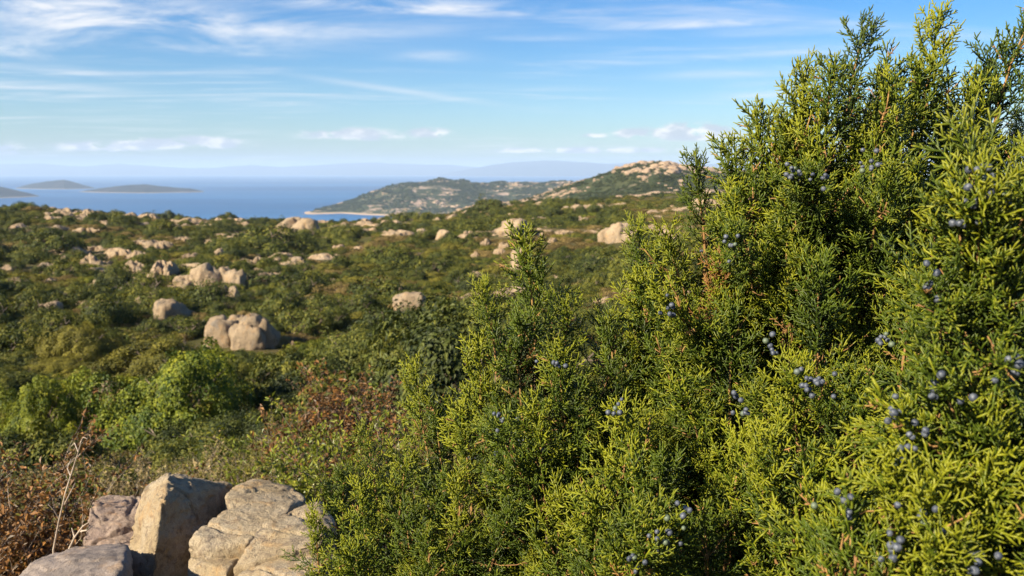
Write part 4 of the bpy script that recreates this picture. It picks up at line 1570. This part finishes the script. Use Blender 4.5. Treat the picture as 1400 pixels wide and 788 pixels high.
juniper(P(1370, 500, 1.85).xy[:], [
    (1384, 2, 1.75, .75), (1348, 92, 1.8, .8), (1440, 60, 1.75, .9), (1312, 150, 1.7, .9), (1400, 150, 1.65, 1), (1350, 250, 1.6, 1), (1420, 260, 1.5, 1), (1460, -40, 1.9, .9), (1500, 150, 1.7, 1)],
    'juniper behind at the top right corner, cut off by the right edge', .12, 2)
juniper(P(1440, 620, .98).xy[:], [
    (1349, 172, .90, .62), (1395, 290, .92, .7), (1300, 350, .95, .7), (1345, 440, .86, .8), (1410, 430, .82, .8), (1255, 560, .86, .8), (1190, 620, .86, .7), (1385, 560, .78, .8), (1110, 670, .88, .7), (1240, 660, .78, .7), (1330, 640, .75, .7), (1440, 640, .72, .7), (1160, 720, .76, .6), (1450, 250, .95, .8)],
    'nearest juniper at the right edge, out of focus with blue berries', .40, 3, .016, .044,
    bunches=[(1275, 396, .82, 7), (1292, 530, .78, 9), (1256, 590, .78, 6), (1240, 622, .78, 5), (1345, 232, .84, 8), (1322, 268, .84, 8), (1360, 262, .84, 6), (1318, 300, .84, 5), (1215, 560, .8, 6), (1210, 745, .74, 8), (1260, 700, .72, 6), (1330, 770, .7, 6), (1150, 690, .78, 7), (1388, 500, .74, 7)])
juniper(P(790, 560, 1.78).xy[:], [
    (737, 318, 1.64, .62), (668, 385, 1.70, .6), (782, 400, 1.66, .6), (822, 405, 1.7, .6), (700, 430, 1.58, .85), (880, 300, 1.66, .4), (893, 380, 1.6, .7), (850, 440, 1.5, .9), (780, 470, 1.48, 1), (655, 470, 1.62, .7), (745, 560, 1.36, 1),
    (690, 560, 1.45, .9), (858, 560, 1.30, 1), (905, 610, 1.14, .8), (820, 660, 1.2, .9), (760, 690, 1.25, .9), (735, 400, 1.72, 1), (850, 690, 1.05, .7)],
    'middle juniper with a narrow pointed tip over the heath, left of the tallest', .16, 4,
    bunches=[(903, 738, 1.0, 12), (682, 572, 1.36, 8), (870, 770, .98, 6), (930, 700, 1.0, 6), (760, 500, 1.35, 6), (840, 560, 1.2, 6)])
juniper(P(600, 640, 1.85).xy[:], [
    (565, 500, 1.78, .6), (612, 548, 1.74, .7), (505, 585, 1.80, .6), (645, 548, 1.66, .8), (455, 640, 1.78, .6), (425, 690, 1.72, .6), (485, 660, 1.64, .8), (545, 610, 1.64, .8), (605, 640, 1.54, .9), (540, 690, 1.5, .9), (645, 660, 1.44, .9), (700, 670, 1.4, .9), (470, 735, 1.55, .8), (600, 735, 1.4, .8)],
    'low spreading juniper overhanging the right side of the cream outcrop', .14, 5)

# ------------------------------------------------------------------ haze over the whole coast
bm = bmesh.new()
bmesh.ops.create_cube(bm, size=1.0)
me = bpy.data.meshes.new('haze')
bm.to_mesh(me)
bm.free()
hz = obj('haze', me)
ztop, zbot = max(max(v.co.z for v in o.data.vertices) for o in COL.objects if o.name.startswith(('mountains', 'island'))) + 12, -130.0
hz.scale = (98000, 98000, ztop - zbot)
hz.location = (0, 0, (ztop + zbot) / 2)
hm = bpy.data.materials.new('haze')
hm.use_nodes = True
h = NT(hm.node_tree)
ho = h.n('ShaderNodeOutputMaterial')
pv = h.n('ShaderNodeVolumePrincipled')
pv.inputs['Color'].default_value = (0.62, 0.79, 1.0, 1)
pv.inputs['Density'].default_value = 0.000085
pv.inputs['Anisotropy'].default_value = 0.0
h.t.links.new(pv.outputs[0], ho.inputs['Volume'])
me.materials.append(hm)
tag(hz, kind='stuff')

# ------------------------------------------------------------------ labels that single out each of the repeats
LM = [('brown skyline outcrop', 240, 280), ('pale split boulder', 407, 310), ('three-block outcrop', 325, 455), ('jumbled outcrop', 297, 392), ('low humped boulder', 230, 428),
      ('small left boulder', 65, 425), ('left edge slab', 20, 388), ('long whaleback slab', 220, 371), ('lone low boulder', 557, 413), ('far humped boulder', 704, 313), ('half hidden boulder', 711, 358),
      ('far boulder group', 845, 320), ('large bright green bush', 215, 545), ('upright dark bush', 155, 375), ('ridge tree-shrub', 672, 278), ('cream outcrop', 310, 715), ('withered rusty bush', 470, 560),
      ('headland beach', 480, 290)]
NTH = ['nearest', 'second nearest', 'third nearest', 'fourth nearest', 'fifth nearest', 'sixth nearest', 'seventh nearest', 'eighth nearest', 'ninth nearest', 'tenth nearest', 'eleventh nearest', 'twelfth nearest',
       'thirteenth nearest', 'fourteenth nearest', 'fifteenth nearest', 'sixteenth nearest', 'seventeenth nearest', 'eighteenth nearest', 'nineteenth nearest', 'twentieth nearest',
       'twenty-first nearest', 'twenty-second nearest', 'twenty-third nearest', 'twenty-fourth nearest', 'twenty-fifth nearest', 'twenty-sixth nearest', 'twenty-seventh nearest', 'twenty-eighth nearest']
LOOK = {'dark evergreen shrubs on the heath': 'dark evergreen shrub', 'green shrubs on the heath': 'fresh green shrub', 'olive shrubs on the heath': 'yellowish olive shrub', 'brownish shrubs on the heath': 'brownish dry shrub',
        'flat slabs scattered over the heath': 'flat pale rock', 'low olive scrub behind the outcrop': 'low olive bush', 'dry twiggy scrub behind the outcrop': 'dry twiggy bush'}
fam = {}
for o in COL.objects:
    gname = o.get('group')
    if o.parent is None and gname in LOOK:
        q_ = o.location - Vector((0, 0, EYE))
        c_ = q_.y * CP - q_.z * SP
        v_ = q_.y * SP + q_.z * CP
        fx, fy = 700 + FPX * q_.x / c_, 394 - FPX * v_ / c_
        nm_, lx, ly = min(LM, key=lambda t: (t[1] - fx) ** 2 + (t[2] - fy) ** 2)
        ddx, ddy = fx - lx, fy - ly
        hor = '' if abs(ddx) < .4 * abs(ddy) else ('left' if ddx < 0 else 'right')
        ver = '' if abs(ddy) < .4 * abs(ddx) else ('above' if ddy < 0 else 'below')
        rel = (ver + ' ' + hor).strip()
        if hor: rel += ' of'
        fam.setdefault((gname, nm_, rel), []).append((math.hypot(ddx, ddy), o))
for (gname, nm_, rel), lst in fam.items():
    for k, (_, o) in enumerate(sorted(lst, key=lambda t: t[0])):
        o['label'] = '%s %s the %s, %s of its kind' % (LOOK[gname], rel, nm_, NTH[min(k, len(NTH) - 1)])
